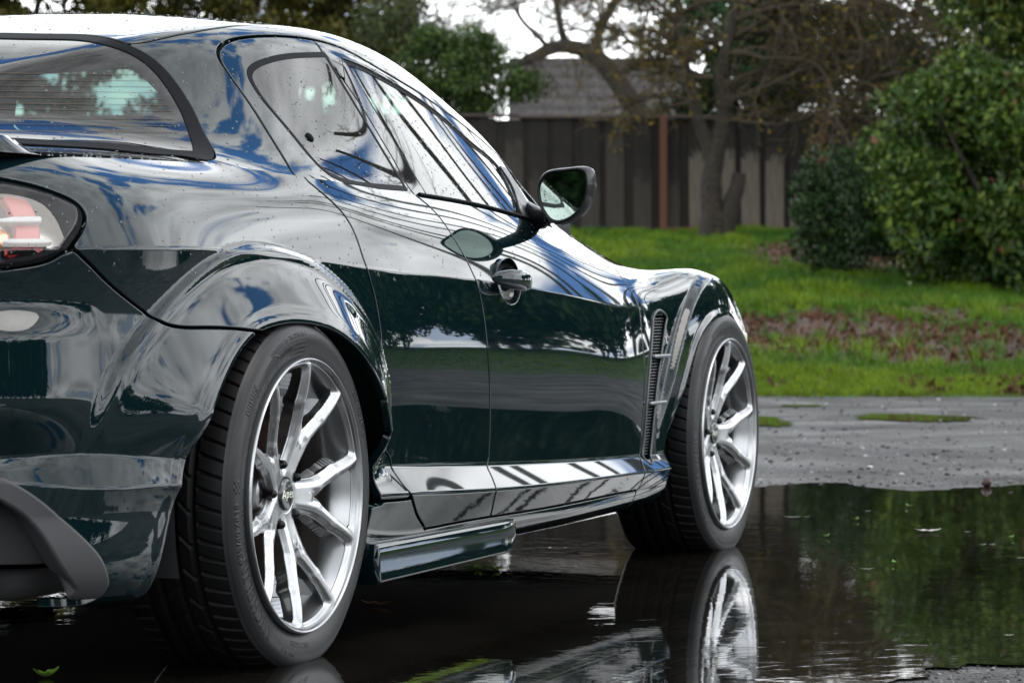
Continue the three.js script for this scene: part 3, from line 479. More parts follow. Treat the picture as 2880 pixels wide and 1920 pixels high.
// arch lips and the outer edge of the rear flare, as radius by angle round the wheel centre
const polar = (pts, cu, cy) => { const q = pts.map(([u, y]) => { let t = Math.atan2(y - cy, u - cu); if (t < -0.8) t += 2 * Math.PI; return [t, Math.hypot(u - cu, y - cy)]; }).sort((a, b) => a[0] - b[0]); const f = evened(monotone(q), q[0][0], q[q.length - 1][0], .10); return t => f(clamp(t, q[0][0], q[q.length - 1][0])); };
const HUBY = 0.305;
const lipR = polar([[.35, .10], [.362, .275], [.352, .412], [.262, .53], [.145, .593], [.02, .615], [-.09, .614], [-.19, .598], [-.32, .513], [-.40, .413], [-.445, .314], [-.49, .158], [-.50, .06]], 0, HUBY);
const outR = polar([[.44, .30], [.445, .40], [.45, .486], [.40, .576], [.32, .652], [.2, .712], [.065, .746], [-.125, .757], [-.27, .732], [-.38, .684], [-.48, .617], [-.575, .53], [-.60, .455], [-.61, .41], [-.64, .36], [-.66, .2]], 0, HUBY);
const lipF = polar([[2.25, .10], [2.25, .243], [2.31, .372], [2.39, .473], [2.46, .544], [2.55, .59], [2.64, .608], [2.72, .606], [2.80, .588], [2.86, .562], [3.0, .47], [3.06, .33], [3.07, .1]], 2.7, HUBY);
const angle = (u, y, cu) => { let t = Math.atan2(y - HUBY, u - cu); if (t < -0.8) t += 2 * Math.PI; return t; };
function shapeBody(p) {                                            // flares and bumper forms on top of the sections
  let [x, y, z] = p; const u = -z, t = angle(u, y, 0), rho = Math.hypot(u, y - HUBY);
  if (rho < 0.85 && y > 0.12) {
    const ro = outR(t), rl = lipR(t), q = clamp((ro - rho) / (ro - rl), 0, 1.15);
    const amp = 0.050 * ss(-0.02, 0.30, t) * (1 - ss(2.72, 3.12, t));
    const sp = v => v > .3 ? v : .035 * Math.log1p(Math.exp(v / .035)); x += amp * (0.22 * ss(0, 0.11, q) + 0.78 * (sp(q - .20) - sp(q - .86) - sp(-.20) + sp(-.86)) / .66 * ss(0, .12, q));
    x += 0.004 * ss(0.86, 0.97, q) * ss(-.02, .30, t);
    
  }
  const rf = Math.hypot(u - 2.7, y - HUBY);
  if (rf < 0.5 && y > 0.2) { const tf = angle(u, y, 2.7), l = lipF(tf), ro = Math.max(.425, l + .085), q = clamp((ro - rf) / (ro - l), 0, 1.1); x += (0.020 * ss(0, .16, q) + .006 * ss(.75, 1, q)) * ss(3.25, 2.75, tf) * ss(-.1, .5, tf); }
  if (u < -0.5 && x >= 0) {                                        // ledge under the tail lamp, bumper standing out below it
    const f = ss(-0.56, -0.72, u), k = 0.035 * f * (1 - ss(0.595, 0.655, y)) * ss(0.38, 0.5, y);
    const l = Math.hypot(0.5, 0.85); x += k * 0.5 / l; z += k * 0.85 / l;
  }
  return [x, y, z];
}
const vCache = new Map();
function sectionAt(a) {
  const key = Math.round(a * 1e6); let s = vCache.get(key); if (s) return s;
  const Q = LINES.map(l => [l.w(a), l.y(a), -l.u(a)]), parts = [], all = [0, 1, 2].map(c => spline(VK, Q.map(q => q[c])));
  const br = [0, ...CREASE, Q.length - 1];
  for (let i = 0; i < br.length - 1; i++) { const lo = br[i], hi = br[i + 1], ks = VK.slice(lo, hi + 1), qs = Q.slice(lo, hi + 1); parts.push([VK[lo], VK[hi], [0, 1, 2].map(c => spline(ks, qs.map(q => q[c])))]); }
  const soft = ss(2.1, 2.4, a);                                    // the waist crease fades out in the front fender
  s = v => {
    let k = 0; while (k < parts.length - 1 && v > parts[k][1]) k++;
    const f = parts[k][2], p = [f[0](v), f[1](v), f[2](v)];
    if (soft > 0 && v > VK[4]) { const g = [0, 1, 2].map(c => spline(VK.slice(4), Q.slice(4).map(q => q[c]))(v)); for (let c = 0; c < 3; c++) p[c] = lerp(p[c], g[c], soft); }
    return p;
  };
  if (vCache.size > 3000) vCache.clear(); vCache.set(key, s); return s;
}
const Lower = (a, v) => shapeBody(sectionAt(a)(v));
const LA = [...range(-1.55, -0.9, 46).slice(0, -1), ...range(-0.9, 0.6, 230).slice(0, -1), ...range(0.6, 2.2, 190).slice(0, -1), ...range(2.2, 3.15, 120).slice(0, -1), ...range(3.15, 3.95, 40)];
const LV = []; { const n = [5, 14, 12, 10, 24, 26, 18, 24, 26]; for (let i = 0; i < 9; i++) for (let k = 0; k < n[i]; k++) LV.push(lerp(VK[i], VK[i + 1], k / n[i])); LV.push(VK[9]); }
const lowerSheet = sheet(Lower, LA, LV);

// the cabin above the belt: height over (u, share of the belt width)
const beltY = u => LINES[9].y(u), beltW = u => LINES[9].w(u);
const YC = evened(spline([-.9, -.6, -.4, -.27, -.1, 0, .1, .21, .35, .5, .7, .9, 1.1, 1.3, 1.48, 1.65, 1.8, 2.0, 2.2, 2.45, 2.8, 3.2, 3.45], [.90, .925, .938, .952, 1.03, 1.082, 1.130, 1.172, 1.210, 1.238, 1.258, 1.266, 1.257, 1.222, 1.158, 1.088, 1.018, .925, .862, .832, .79, .72, .66]), -.9, 3.45, .06);
const KF = evened(monotone([[-.9, 1.2], [-.3, 1.2], [-.1, 1.2], [0, 1.45], [.1, 1.85], [.21, 2.15], [.5, 2.75], [.9, 3.05], [1.1, 3.05], [1.3, 3.2], [1.48, 3.5], [1.65, 4.1], [1.8, 4.4], [2.0, 3.4], [2.3, 2.5], [3.4, 2.5]]), -.9, 3.45, .08);
const smin = (a, b, k) => { const h = Math.max(k - Math.abs(a - b), 0) / k; return Math.min(a, b) - h * h * k / 4; };
function Upper(u, b) {
  const r = 1 - b, wb = beltW(u), yb = beltY(u), h = YC(u) - yb;
  const flank = KF(u) * (1 - r) * (1 + 0.10 * r * (1 - r)), top = 1 - 0.24 * r * r;
  return [wb * r, yb + h * smin(flank, top, 0.16), -u];
}
const UA = [...range(-.66, -.3, 30).slice(0, -1), ...range(-.3, .7, 150).slice(0, -1), ...range(.7, 2.1, 190).slice(0, -1), ...range(2.1, 3.3, 60)];
const UB = [...range(0, .45, 110).slice(0, -1), ...range(.45, 1, 40)];
const upperSheet = sheet(Upper, UA, UB);
const onLower = tracer(Lower, LA, LV), onUpper = tracer(Upper, UA, UB);
function onLowerUY(u, y) { let a = u, v = .5; for (let k = 0; k < 14; k++) { const p = Lower(a, v), q = Lower(a, v + 1e-3), r = Lower(a + 1e-3, v), dv = (q[1] - p[1]) / 1e-3, da = (-r[2] + p[2]) / 1e-3; v += clamp((y - p[1]) / (dv || 1), -.1, .1); a += clamp((u + p[2]) / (da || 1), -.1, .1); } return Lower(a, v)[0]; }
const seam = (f, pts, n = 40) => { let l = smooth(pts, n).map(([x, y]) => f(x, y)); for (let k = 0; k < 4; k++) l = l.map((p, i) => i && i < l.length - 1 ? p.map((c, j) => .5 * c + .25 * (l[i - 1][j] + l[i + 1][j])) : p); return l; };          // photo trace to points u, y, w of the body

// ------------------------------------------------------------------ materials of the car
const M = {
  paint: new THREE.MeshPhysicalMaterial({ color: rgb(.0022, .0090, .0112), metalness: 0, specularIntensity: .05, specularColor: rgb(.85, 1, 1), roughness: 0.04, clearcoat: 1, clearcoatRoughness: 0.012, side: THREE.DoubleSide }),
  glass: new THREE.MeshPhysicalMaterial({ color: rgb(.42, .54, .48), transmission: 1, thickness: 0, roughness: 0.0, ior: 1.52, side: THREE.DoubleSide }),
  frit: new THREE.MeshPhysicalMaterial({ color: rgb(.010, .010, .011), roughness: 0.6, specularIntensity: 0, clearcoat: 1, clearcoatRoughness: 0.01, ior: 1.52, side: THREE.DoubleSide }),
  rubber: new THREE.MeshPhysicalMaterial({ color: rgb(.005, .005, .006), roughness: 0.55, specularIntensity: .12, side: THREE.DoubleSide }),
  plastic: new THREE.MeshStandardMaterial({ color: rgb(.034, .035, .037), roughness: 0.45, side: THREE.DoubleSide }),
  dark: new THREE.MeshStandardMaterial({ color: rgb(.022, .022, .023), roughness: 0.9, side: THREE.DoubleSide }),
};

// ------------------------------------------------------------------ the car: panels cut from the body surfaces
const car = group('sports_car', null, 'dark green sports coupe with silver split-spoke wheels standing in a puddle', 'car');
const uy = l => l.map(p => [p[0], p[1]]);
const G = 0.0045;                                                  // half a panel gap plus the rounding of the edge
const sAf = seam(onLower, [[209, 702], [255, 746], [306, 797], [357, 840], [408, 879], [444, 902], [485, 917], [561, 921], [663, 924], [740, 933]], 60);
const sB = seam(onLower, [[866, 510], [905, 542], [980, 620], [1010, 690], [1025, 740], [1050, 820], [1065, 900], [1078, 1000], [1085, 1090], [1092, 1200], [1101, 1312]], 50);
const sBl = seam(onLower, [[1103, 1320], [1138, 1369], [1158, 1398], [1172, 1450], [1189, 1475]], 16);
const sC = seam(onLower, [[1169, 549], [1192, 566], [1238, 612], [1270, 660], [1300, 709], [1328, 764], [1344, 808], [1356, 858], [1367, 944], [1376, 1059], [1378, 1174], [1374, 1289]], 50);
const sCl = seam(onLower, [[1373, 1320], [1393, 1369], [1390, 1404], [1381, 1447]], 14);
const sD = seam(onLower, [[1677, 709], [1723, 749], [1763, 801], [1795, 858], [1804, 921], [1811, 1002], [1812, 1088], [1807, 1174], [1799, 1272]], 44);
const sDl = seam(onLower, [[1800, 1285], [1812, 1328], [1808, 1352], [1790, 1381]], 14);
const lampOut = seam(onLower, [[0, 502], [61, 514], [122, 530], [184, 554], [220, 573], [236, 594], [237, 612], [227, 643], [208, 671], [184, 701], [138, 732], [92, 744], [0, 756]], 50);
const top = (u0, u1) => range(u0, u1, 24).map(u => [u, beltY(u) + 0.03]);
const rock = (u0, u1) => range(u0, u1, 24).map(u => [u, LINES[2].y(u)]);
const skirtEnd = [sBl[sBl.length - 1][0], sBl[sBl.length - 1][1]];
const lampPoly = poly([...uy(lampOut), [-1.2, lampOut[49][1] - .01], [-1.2, lampOut[0][1] + .02]]);
const archRear = (u, y) => lipR(angle(u, y, 0)) - Math.hypot(u, y - HUBY), archFront = (u, y) => lipF(angle(u, y, 2.7)) - Math.hypot(u - 2.7, y - HUBY);
const P = {
  quarter: poly([...uy(sAf), [0, .5], [.2, .2], [.2, .268], [.33, .268], ...uy(seam(onLower, [[1042, 1410], [1100, 1408], [1155, 1402]], 6)), ...uy(sBl).slice(0, 8).reverse(), ...uy(sB).reverse(), ...top(sB[0][0] + .0, -1.2), [-1.2, lampOut[49][1]], [lampOut[44][0], lampOut[44][1]]]),
  bumper: poly([[-1.2, lampOut[49][1]], [lampOut[44][0], lampOut[44][1]], ...uy(sAf), [.0, .5], [.0, 0], [-1.2, 0]]),
  rearDoor: poly([...uy(sB), ...uy(sBl), ...rock(skirtEnd[0] + .02, sCl[13][0]), ...uy(sCl).reverse(), ...uy(sC).reverse(), ...top(sC[0][0], sB[0][0])]),
  frontDoor: poly([...uy(sC), ...uy(sCl), ...rock(sCl[13][0], sDl[13][0] - .02), ...uy(sDl).reverse(), ...uy(sD).reverse(), ...top(sD[0][0], sC[0][0])]),
  fender: poly([...uy(sD), ...uy(sDl), [sDl[13][0], 0], [3.16, 0], [3.16, .9], [sD[0][0], .9]]),
  skirt: poly([[.2, .262], [.38, .264], ...uy(seam(onLower, [[1042, 1412], [1100, 1410], [1155, 1404]], 6)), ...uy(sBl).slice(6), ...rock(skirtEnd[0] + .02, sDl[13][0]), [sDl[13][0], 0], [.2, 0]]),
  nose: poly([[3.16, 0], [3.16, .9], [3.9, .9], [3.9, 0]]),
};
const trimOut = seam(onLower, [[0, 1345], [79, 1387], [158, 1450], [237, 1521], [293, 1593], [303, 1640]], 24), trimIn = seam(onLower, [[0, 1397], [79, 1448], [138, 1521], [180, 1593], [222, 1655]], 24);
const trimPoly = poly([...uy(trimOut), [trimOut[23][0], 0], [-1.3, 0], [-1.3, trimOut[0][1] + .06]]), voidPoly = poly([...uy(trimIn), [trimIn[23][0], 0], [-1.3, 0], [-1.3, trimIn[0][1] + .05]]);
const both = (name, sh, f, mat, parent, opt, side = 1) => { const g = cut(sh, (x, y, z) => f(-z, y, x), opt); const m = mesh(name, g, mat, parent); const l = mesh(name, mirrored(g), mat, parent); return [m, l]; };
const bumperPanels = both('rear_bumper', lowerSheet, (u, y) => Math.max(P.bumper(u, y) + G, archRear(u, y), -lampPoly(u, y) + 0.006, -trimPoly(u, y) + .002), M.paint, car);
both('bumper_trim', lowerSheet, (u, y) => Math.max(trimPoly(u, y) + .002, -voidPoly(u, y), .172 - y), M.plastic, car, { round: .007, depth: .05, offset: .002 });
both('bumper_insert', lowerSheet, (u, y) => Math.max(voidPoly(u, y) - .01, .16 - y), M.dark, car, { edge: false, offset: -.07 });
const quarterPanels = both('quarter_panel', lowerSheet, (u, y) => Math.max(P.quarter(u, y) + G, archRear(u, y), -lampPoly(u, y) + 0.006), M.paint, car);
const rearDoors = both('rear_door', lowerSheet, (u, y) => Math.max(P.rearDoor(u, y) + G, archRear(u, y)), M.paint, car);
// front door with the cup behind the handle cut out
const hc = onLower(1430, 792), hs = 0.072;
const cup = (u, y) => { const p = (u - hc[0]) / hs, q = (y - hc[1]) / 0.050; return (Math.hypot(p, q) - 1) * 0.05; };
const frontDoors = both('front_door', lowerSheet, (u, y) => Math.max(P.frontDoor(u, y) + G, -cup(u, y)), M.paint, car);
// fender with the slot of the side vent cut out
const ventLine = seam(onLower, [[1855, 893], [1848, 960], [1838, 1050], [1829, 1150], [1818, 1283]], 20);
const ventPoly = poly([...ventLine.map(([u, y], i) => [u - lerp(.052, .030, i / 19), y]), ...ventLine.map(([u, y], i) => [u + lerp(.050, .030, i / 19), y]).reverse()]);
const fenders = both('front_fender', lowerSheet, (u, y) => Math.max(P.fender(u, y) + G, archFront(u, y), -(ventPoly(u, y) - .008)), M.paint, car);
const skirts = both('side_skirt', lowerSheet, (u, y) => Math.max(P.skirt(u, y) + G, .338 - u), M.paint, car);
both('front_bumper', lowerSheet, (u, y) => P.nose(u, y) + G, M.paint, car);

// cabin
const T = {
  doorSeam: seam(onUpper, [[826, 490], [804, 454], [753, 372], [702, 291], [651, 219], [616, 168], [606, 147], [614, 129], [634, 116], [677, 105], [768, 100], [878, 110], [957, 133], [1059, 189], [1161, 250], [1263, 321], [1365, 403], [1440, 480], [1500, 560], [1540, 620]], 120),
  split: seam(onUpper, [[878, 110], [910, 153], [957, 214], [1034, 327], [1085, 413], [1131, 495], [1154, 538], [1166, 548]], 30),
  rearOut: seam(onUpper, [[910, 146], [860, 147], [804, 150], [760, 158], [722, 170], [698, 182], [687, 196], [693, 214], [717, 255], [779, 332], [830, 393], [881, 454], [927, 495], [978, 518], [1059, 531], [1149, 538]], 70),
  rearIn: seam(onUpper, [[740, 224], [740, 213], [753, 206], [804, 196], [876, 193], [906, 203], [932, 235], [983, 327], [1034, 413], [1069, 480], [1067, 496], [1034, 497], [967, 482], [916, 449], [886, 408], [830, 337], [779, 276], [748, 242]], 80),
  frontOut: seam(onUpper, [[963, 160], [1010, 178], [1059, 203], [1161, 263], [1263, 340], [1340, 409], [1404, 466], [1426, 510], [1452, 565], [1470, 612]], 50),
  glassOut: seam(onUpper, [[0, 96], [153, 99], [306, 110], [347, 122], [408, 148], [459, 189], [510, 255], [551, 327], [582, 398], [601, 438], [592, 458], [560, 452], [459, 437], [306, 422], [153, 412], [0, 404]], 80),
  glassIn: seam(onUpper, [[0, 117], [128, 122], [230, 138], [306, 163], [383, 204], [434, 250], [480, 306], [505, 367], [500, 381], [460, 383], [357, 380], [153, 370], [0, 363]], 70),
};
const bottomEdge = (u0, u1, n = 16) => range(u0, u1, n).map(u => [u, beltY(u) + 0.004]);
const doorPoly = poly([...uy(T.doorSeam), [T.doorSeam[119][0], .7], [T.doorSeam[0][0], .7]]);
const rearWin = poly(uy(T.rearOut)), rearGlassIn = poly(uy(T.rearIn));
const sp = uy(T.split), spEnd = sp[sp.length - 1];
const rearSide = poly([...sp, [spEnd[0] + .02, .6], [-.5, .6], [-.5, 1.5], [sp[0][0] - .05, 1.5]]);      // negative behind the split between the doors
const front0 = onUpper(1199, 546);
const frontWin = poly([...uy(T.frontOut), [T.frontOut[49][0] - .02, beltY(T.frontOut[49][0]) - .01], [front0[0], beltY(front0[0]) - .01], [front0[0], front0[1]]]);
const gy = T.glassOut.map(p => [p[2], p[1]]), glassPoly = poly([...gy, [-1, gy[79][1]], [-1, gy[0][1]]]);
const gi = T.glassIn.map(p => [p[2], p[1]]), clearPoly = poly([...gi, [-1, gi[69][1]], [-1, gi[0][1]]]);
const inGlass = (u, y, w) => u > .45 ? .3 : Math.max(glassPoly(w, y), -(YC(u) - beltY(u) - .03) * 2);
const ditch = monotone([[-.2, .36], [.19, .40], [.22, .42], [.25, .44], [.33, .465], [.41, .482], [.5, .492], [.8, .50], [1.1, .495], [1.3, .51], [1.6, .52]]);
const pillarW = u => { let b = T.doorSeam[60]; for (const p of T.doorSeam) if (Math.abs(p[0] - u) < Math.abs(b[0] - u) && p[1] > 0.88 + 0) b = p; return b[2]; };
const wsTable = monotone(range(1.2, 1.92, 10).map(u => [u, pillarW(u) - .042]));
const inShield = (u, y, w) => Math.max(1.30 + .06 * (1 - (w / .5) ** 2) - u, w - wsTable(Math.min(u, 1.95)), u - (1.98 + .22 * (1 - (w / .7) ** 2)));
const inRoof = (u, y, w) => Math.max(w - ditch(u), u - 1.295 - .06 * (1 - (w / .5) ** 2), inGlass(u, y, w) < .3 ? -inGlass(u, y, w) : -1, .1 - u);
const inDeck = (u, y, w) => Math.max(u - .02 - .35 * ss(.55, .2, w) * 0, u > .45 ? .2 : -inGlass(u, y, w), w - .74, YC(u) > 1.2 ? .2 : -1);
const inHood = (u, y, w) => 1.99 + .22 * (1 - (w / .7) ** 2) - u;
const whole = (name, f, mat, parent, opt) => { const g = cut(upperSheet, (x, y, z) => f(-z, y, x), opt); return mesh(name, merged([g, mirrored(g)]), mat, parent); };
const gw = [];
whole('roof', (u, y, w) => inRoof(u, y, w) + G, M.paint, car);
const shield = whole('windshield', (u, y, w) => inShield(u, y, w) + .004, M.glass, car, { edge: false });
const rearShield = whole('rear_window', (u, y, w) => Math.max(inGlass(u, y, w) + .012, clearPoly(w, y)), M.glass, car, { edge: false });
whole('window_border', (u, y, w) => Math.max(inGlass(u, y, w) + .011, -clearPoly(w, y)), M.frit, rearShield, { edge: false });
whole('window_seal', (u, y, w) => Math.max(inGlass(u, y, w) + .001, -inGlass(u, y, w) - .011), M.rubber, rearShield, { offset: .002, round: .002 });
whole('trunk_lid', (u, y, w) => inDeck(u, y, w) + .002, M.paint, car);
whole('hood', (u, y, w) => inHood(u, y, w) + .002, M.paint, car);
both('roof_side', upperSheet, (u, y, w) => Math.max(-doorPoly(u, y) + G, -inGlass(u, y, w) + .001, u > .15 && u < 1.38 ? ditch(u) - w + G : -1, -inShield(u, y, w) - .002, u > .45 ? -1 : .015 - u, u - 1.97), M.paint, car);
// door frames, glass, borders and seals
const frameR = both('window_frame', upperSheet, (u, y) => Math.max(doorPoly(u, y) + G, rearSide(u, y) + .004, -rearWin(u, y)), M.paint, rearDoors[0]);
both('window_border', upperSheet, (u, y) => Math.max(rearWin(u, y) + .010, -rearGlassIn(u, y)), M.frit, rearDoors[0], { edge: false });
both('window_seal', upperSheet, (u, y) => Math.max(rearWin(u, y) + .001, -rearWin(u, y) - .010), M.rubber, rearDoors[0], { offset: .001, round: .002, depth: .006 });
both('window_glass', upperSheet, (u, y) => rearGlassIn(u, y), M.glass, rearDoors[0], { edge: false });
const trimB = poly([...sp, [spEnd[0], .6], [front0[0] - .002, .6], [front0[0] - .002, front0[1]], [T.frontOut[0][0] - .004, T.frontOut[0][1] + .004], [sp[8][0] + .01, sp[8][1] + .002]]);
both('window_frame', upperSheet, (u, y) => Math.max(doorPoly(u, y) + G, -rearSide(u, y) + .004, -frontWin(u, y), -trimB(u, y) + .001, u - T.frontOut[49][0] - .18), M.paint, frontDoors[0]);
both('pillar_trim', upperSheet, (u, y) => Math.max(trimB(u, y) + .002, -rearSide(u, y) + .004, -frontWin(u, y)), M.frit, frontDoors[0], { round: .001, depth: .004 });
both('window_seal', upperSheet, (u, y) => Math.max(frontWin(u, y) + .001, -frontWin(u, y) - .013, front0[0] * 0 + (y < 1.2 ? -1 : 0)), M.rubber, frontDoors[0], { offset: -.003, edge: false });
both('window_glass', upperSheet, (u, y) => frontWin(u, y) + .012, M.glass, frontDoors[0], { offset: -.004, edge: false });

// ------------------------------------------------------------------ wheels
Object.assign(M, {
  rim: new THREE.MeshPhysicalMaterial({ color: rgb(.44, .445, .45), metalness: 1, roughness: 0.33, clearcoat: 0.6, clearcoatRoughness: 0.08, side: THREE.DoubleSide }),
  barrel: new THREE.MeshPhysicalMaterial({ color: rgb(.38, .385, .39), metalness: 1, roughness: 0.28, side: THREE.DoubleSide }),
  nut: new THREE.MeshStandardMaterial({ color: rgb(.02, .02, .021), metalness: 0.8, roughness: 0.3 }),
  iron: new THREE.MeshStandardMaterial({ color: rgb(.09, .075, .065), metalness: 0.7, roughness: 0.5 }),
  rust: new THREE.MeshStandardMaterial({ color: rgb(.10, .045, .025), metalness: 0.2, roughness: 0.8 }),
});
function sidewallTexture() {
  const W = 2048, H = 192, c = document.createElement('canvas'); c.width = W; c.height = H; const g = c.getContext('2d');
  g.fillStyle = '#808080'; g.fillRect(0, 0, W, H);
  // fine radial ribs and rings moulded in the rubber
  g.fillStyle = '#6c6c6c'; g.fillRect(0, 14, W, 3); g.fillRect(0, 172, W, 5); g.fillRect(0, 182, W, 3);
  const at = deg => (90 - deg + 720) % 360 / 360 * W;              // angle as seen from the side, anticlockwise from the front, to canvas x (clockwise from the top)
  const put = (deg, y, txt, size, weight = 'bold', wide = 1) => { g.save(); g.translate(at(deg), y); g.scale(wide * .5, 1); g.font = `${weight} ${size}px sans-serif`; g.textAlign = 'center'; g.textBaseline = 'middle'; g.fillText(txt, 0, 0); g.restore(); };
  g.fillStyle = '#ffffff';
  for (const o of [0]) {
    put(30, 84, '235/40 ZR18', 40, 'bold', 1.05); put(322, 70, 'TUBELESS RADIAL', 26); put(345, 118, 'MAX LOAD 690 kg  MAX PRESS 340 kPa', 20);
    put(218 + o, 84, 'MICHELIN', 76, 'bold', 1.15);
    put(190 + o, 66, '235/40 ZR18', 40, 'bold', 1.05); put(176 + o, 122, '235/40 ZR18 (95Y)   EXTRA LOAD', 34, 'bold', 1.0);
    put(142 + o, 66, 'OUTSIDE', 34); put(146 + o, 122, '(DT1)', 36); put(133 + o, 100, 'E2 0216463', 22); put(133 + o, 126, '0214412  S2WR2', 22);
    put(98 + o, 62, 'TREADWEAR 300  TRACTION AA  TEMPERATURE A', 22); put(108 + o, 100, 'WARNING', 26);
    for (let k = 0; k < 4; k++) put(92 + o, 96 + k * 17, 'SERIOUS INJURY MAY RESULT FROM TYRE FAILURE', 12, 'normal');
    put(252 + o, 70, 'MADE IN EU', 22); put(262 + o, 112, '140 T T 120 REV', 26);
    // chequered flag
    const fx = at(176 + o); for (let i = 0; i < 4; i++) for (let j = 0; j < 4; j++) if ((i + j) % 2) g.fillRect(fx + i * 6, 46 + j * 10, 6, 10);
    g.strokeStyle = '#fff'; g.lineWidth = 4; g.beginPath(); g.roundRect ? g.roundRect(at(122 + o) - 34, 74, 68, 52, 18) : g.rect(at(122 + o) - 34, 74, 68, 52); g.stroke();
    g.beginPath(); g.moveTo(at(115.5 + o), 86); g.lineTo(at(115.5 + o) + 15, 112); g.lineTo(at(115.5 + o) - 15, 112); g.closePath(); g.stroke();
  }
  const d = g.getImageData(0, 0, W, H).data, bump = new Uint8Array(W * H * 4), col = new Uint8Array(W * H * 4);
  for (let y = 0; y < H; y++) for (let x = 0; x < W; x++) {
    const o = ((H - 1 - y) * W + x) * 4, s = (y * W + x) * 4, v = d[s], n = fbm2(x * .05, y * .05, 3);
    bump.set([v, v, v, 255], o); const k = v > 160 ? 8 : v < 120 ? 18 : 36 + n * 5; col.set([k, k, k + 1, 255], o);
  }
  const mk = (a, srgb) => { const t = new THREE.DataTexture(a, W, H); t.magFilter = THREE.LinearFilter; t.minFilter = THREE.LinearMipmapLinearFilter; t.generateMipmaps = true; t.wrapS = THREE.RepeatWrapping; if (srgb) t.colorSpace = THREE.SRGBColorSpace; t.needsUpdate = true; return t; };
  return [mk(col, true), mk(bump)];
}
const [swCol, swBump] = sidewallTexture();
M.sidewall = new THREE.MeshPhysicalMaterial({ specularIntensity: .6, map: swCol, bumpMap: swBump, bumpScale: 0.002, roughness: 0.40, side: THREE.DoubleSide });
M.tread = new THREE.MeshPhysicalMaterial({ specularIntensity: .35, color: rgb(.0042, .0042, .0045), roughness: 0.55, side: THREE.DoubleSide });

function tyreGeometries() {
  // profile from the outer bead over the tread to the inner bead: [axial, radius]
  const pr = smooth([[.100, .236], [.110, .247], [.1180, .270], [.1175, .292], [.110, .306], [.100, .314]], 22);
  const N = 340, TREADS = 68;
  const squash = p => { const lim = -HUBY + 0.001; if (p[1] < lim) { const e = lim - p[1]; p[1] = lim; p[0] += Math.sign(p[0]) * e * 0.25; } else if (p[1] < -0.22) { const t = ss(-0.22, lim, p[1]); p[0] += Math.sign(p[0]) * 0.006 * t * ss(.03, .09, Math.abs(p[0])); } return p; };
  const ring = (profile, n, disp, uvOf) => {
    const as = range(0, 2 * Math.PI, n + 1), bs = range(0, profile.length - 1, profile.length);
    const S = (t, b) => { const [ax, r] = profile[Math.round(b)], R = r - (disp ? disp(t, ax, r) : 0); return squash([ax, R * Math.cos(t), -R * Math.sin(t)]); };   // t runs clockwise from the top, seen from outside
    const sh = sheet(S, as, bs), g = new THREE.BufferGeometry();
    const nb = bs.length; for (let j = 0; j < nb; j++) for (let c = 0; c < 3; c++) { const a = j * 3 + c, b = (n * nb + j) * 3 + c, m = sh.N[a] + sh.N[b]; sh.N[a] = sh.N[b] = m / 2; }
    g.setAttribute('position', new THREE.BufferAttribute(sh.P, 3)); g.setAttribute('normal', new THREE.BufferAttribute(sh.N, 3)); g.setIndex(sh.I);
    const uv = []; for (const t of as) for (const b of bs) uv.push(...uvOf(t, b)); g.setAttribute('uv', new THREE.Float32BufferAttribute(uv, 2)); return g;
  };
  const wallUv = (t, b) => [t / (2 * Math.PI), b / (pr.length - 1)];
  const outer = ring(pr, N, null, wallUv), inner = ring(pr.map(([x, r]) => [-x, r]), 96, null, wallUv);
  const tp = []; for (let i = 0; i <= 64; i++) { const k = i / 64, x = lerp(.100, -.100, k), e = Math.abs(x) / .1; tp.push([x, .3235 - .0035 * e * e - .006 * Math.pow(e, 6)]); }
  const groove = (t, ax) => {
    let d = 0;
    for (const c of [.047, .012, -.026, -.058]) d = Math.max(d, .0065 * (1 - ss(.0045, .0065, Math.abs(ax - c))));
    const rib = (t0, w) => { const ph = ((t0 * TREADS / (2 * Math.PI)) % 1 + 1) % 1, m = Math.min(ph, 1 - ph) * (2 * Math.PI * .322 / TREADS); return 1 - ss(w, w + .0016, m); };
    if (ax > .055) d = Math.max(d, .0055 * rib(t + (ax - .055) * .9, .0012 + .0016 * ss(.085, .06, ax)) * ss(.104, .094, ax) );
    else if (ax > .02 && ax < .042) d = Math.max(d, .004 * rib(t * .5 + ax * 1.6, .0010));
    else if (ax < -.064) d = Math.max(d, .005 * rib(t - ax * .6, .0012));
    else if (ax < .006 && ax > -.02) d = Math.max(d, .003 * rib(t * .5 - ax * 1.5, .001));
    return d;
  };
  const tread = ring(tp, TREADS * 14, groove, (t, b) => [t, b / 64]);
  return [merged([outer, inner]), tread];
}
const [wallGeo, treadGeo] = tyreGeometries();
const lathe = (pts, n = 160) => { const g = new THREE.LatheGeometry(pts.map(([ax, r]) => new THREE.Vector2(r, ax)), n); g.rotateZ(-Math.PI / 2); return g; };   // axis to +x
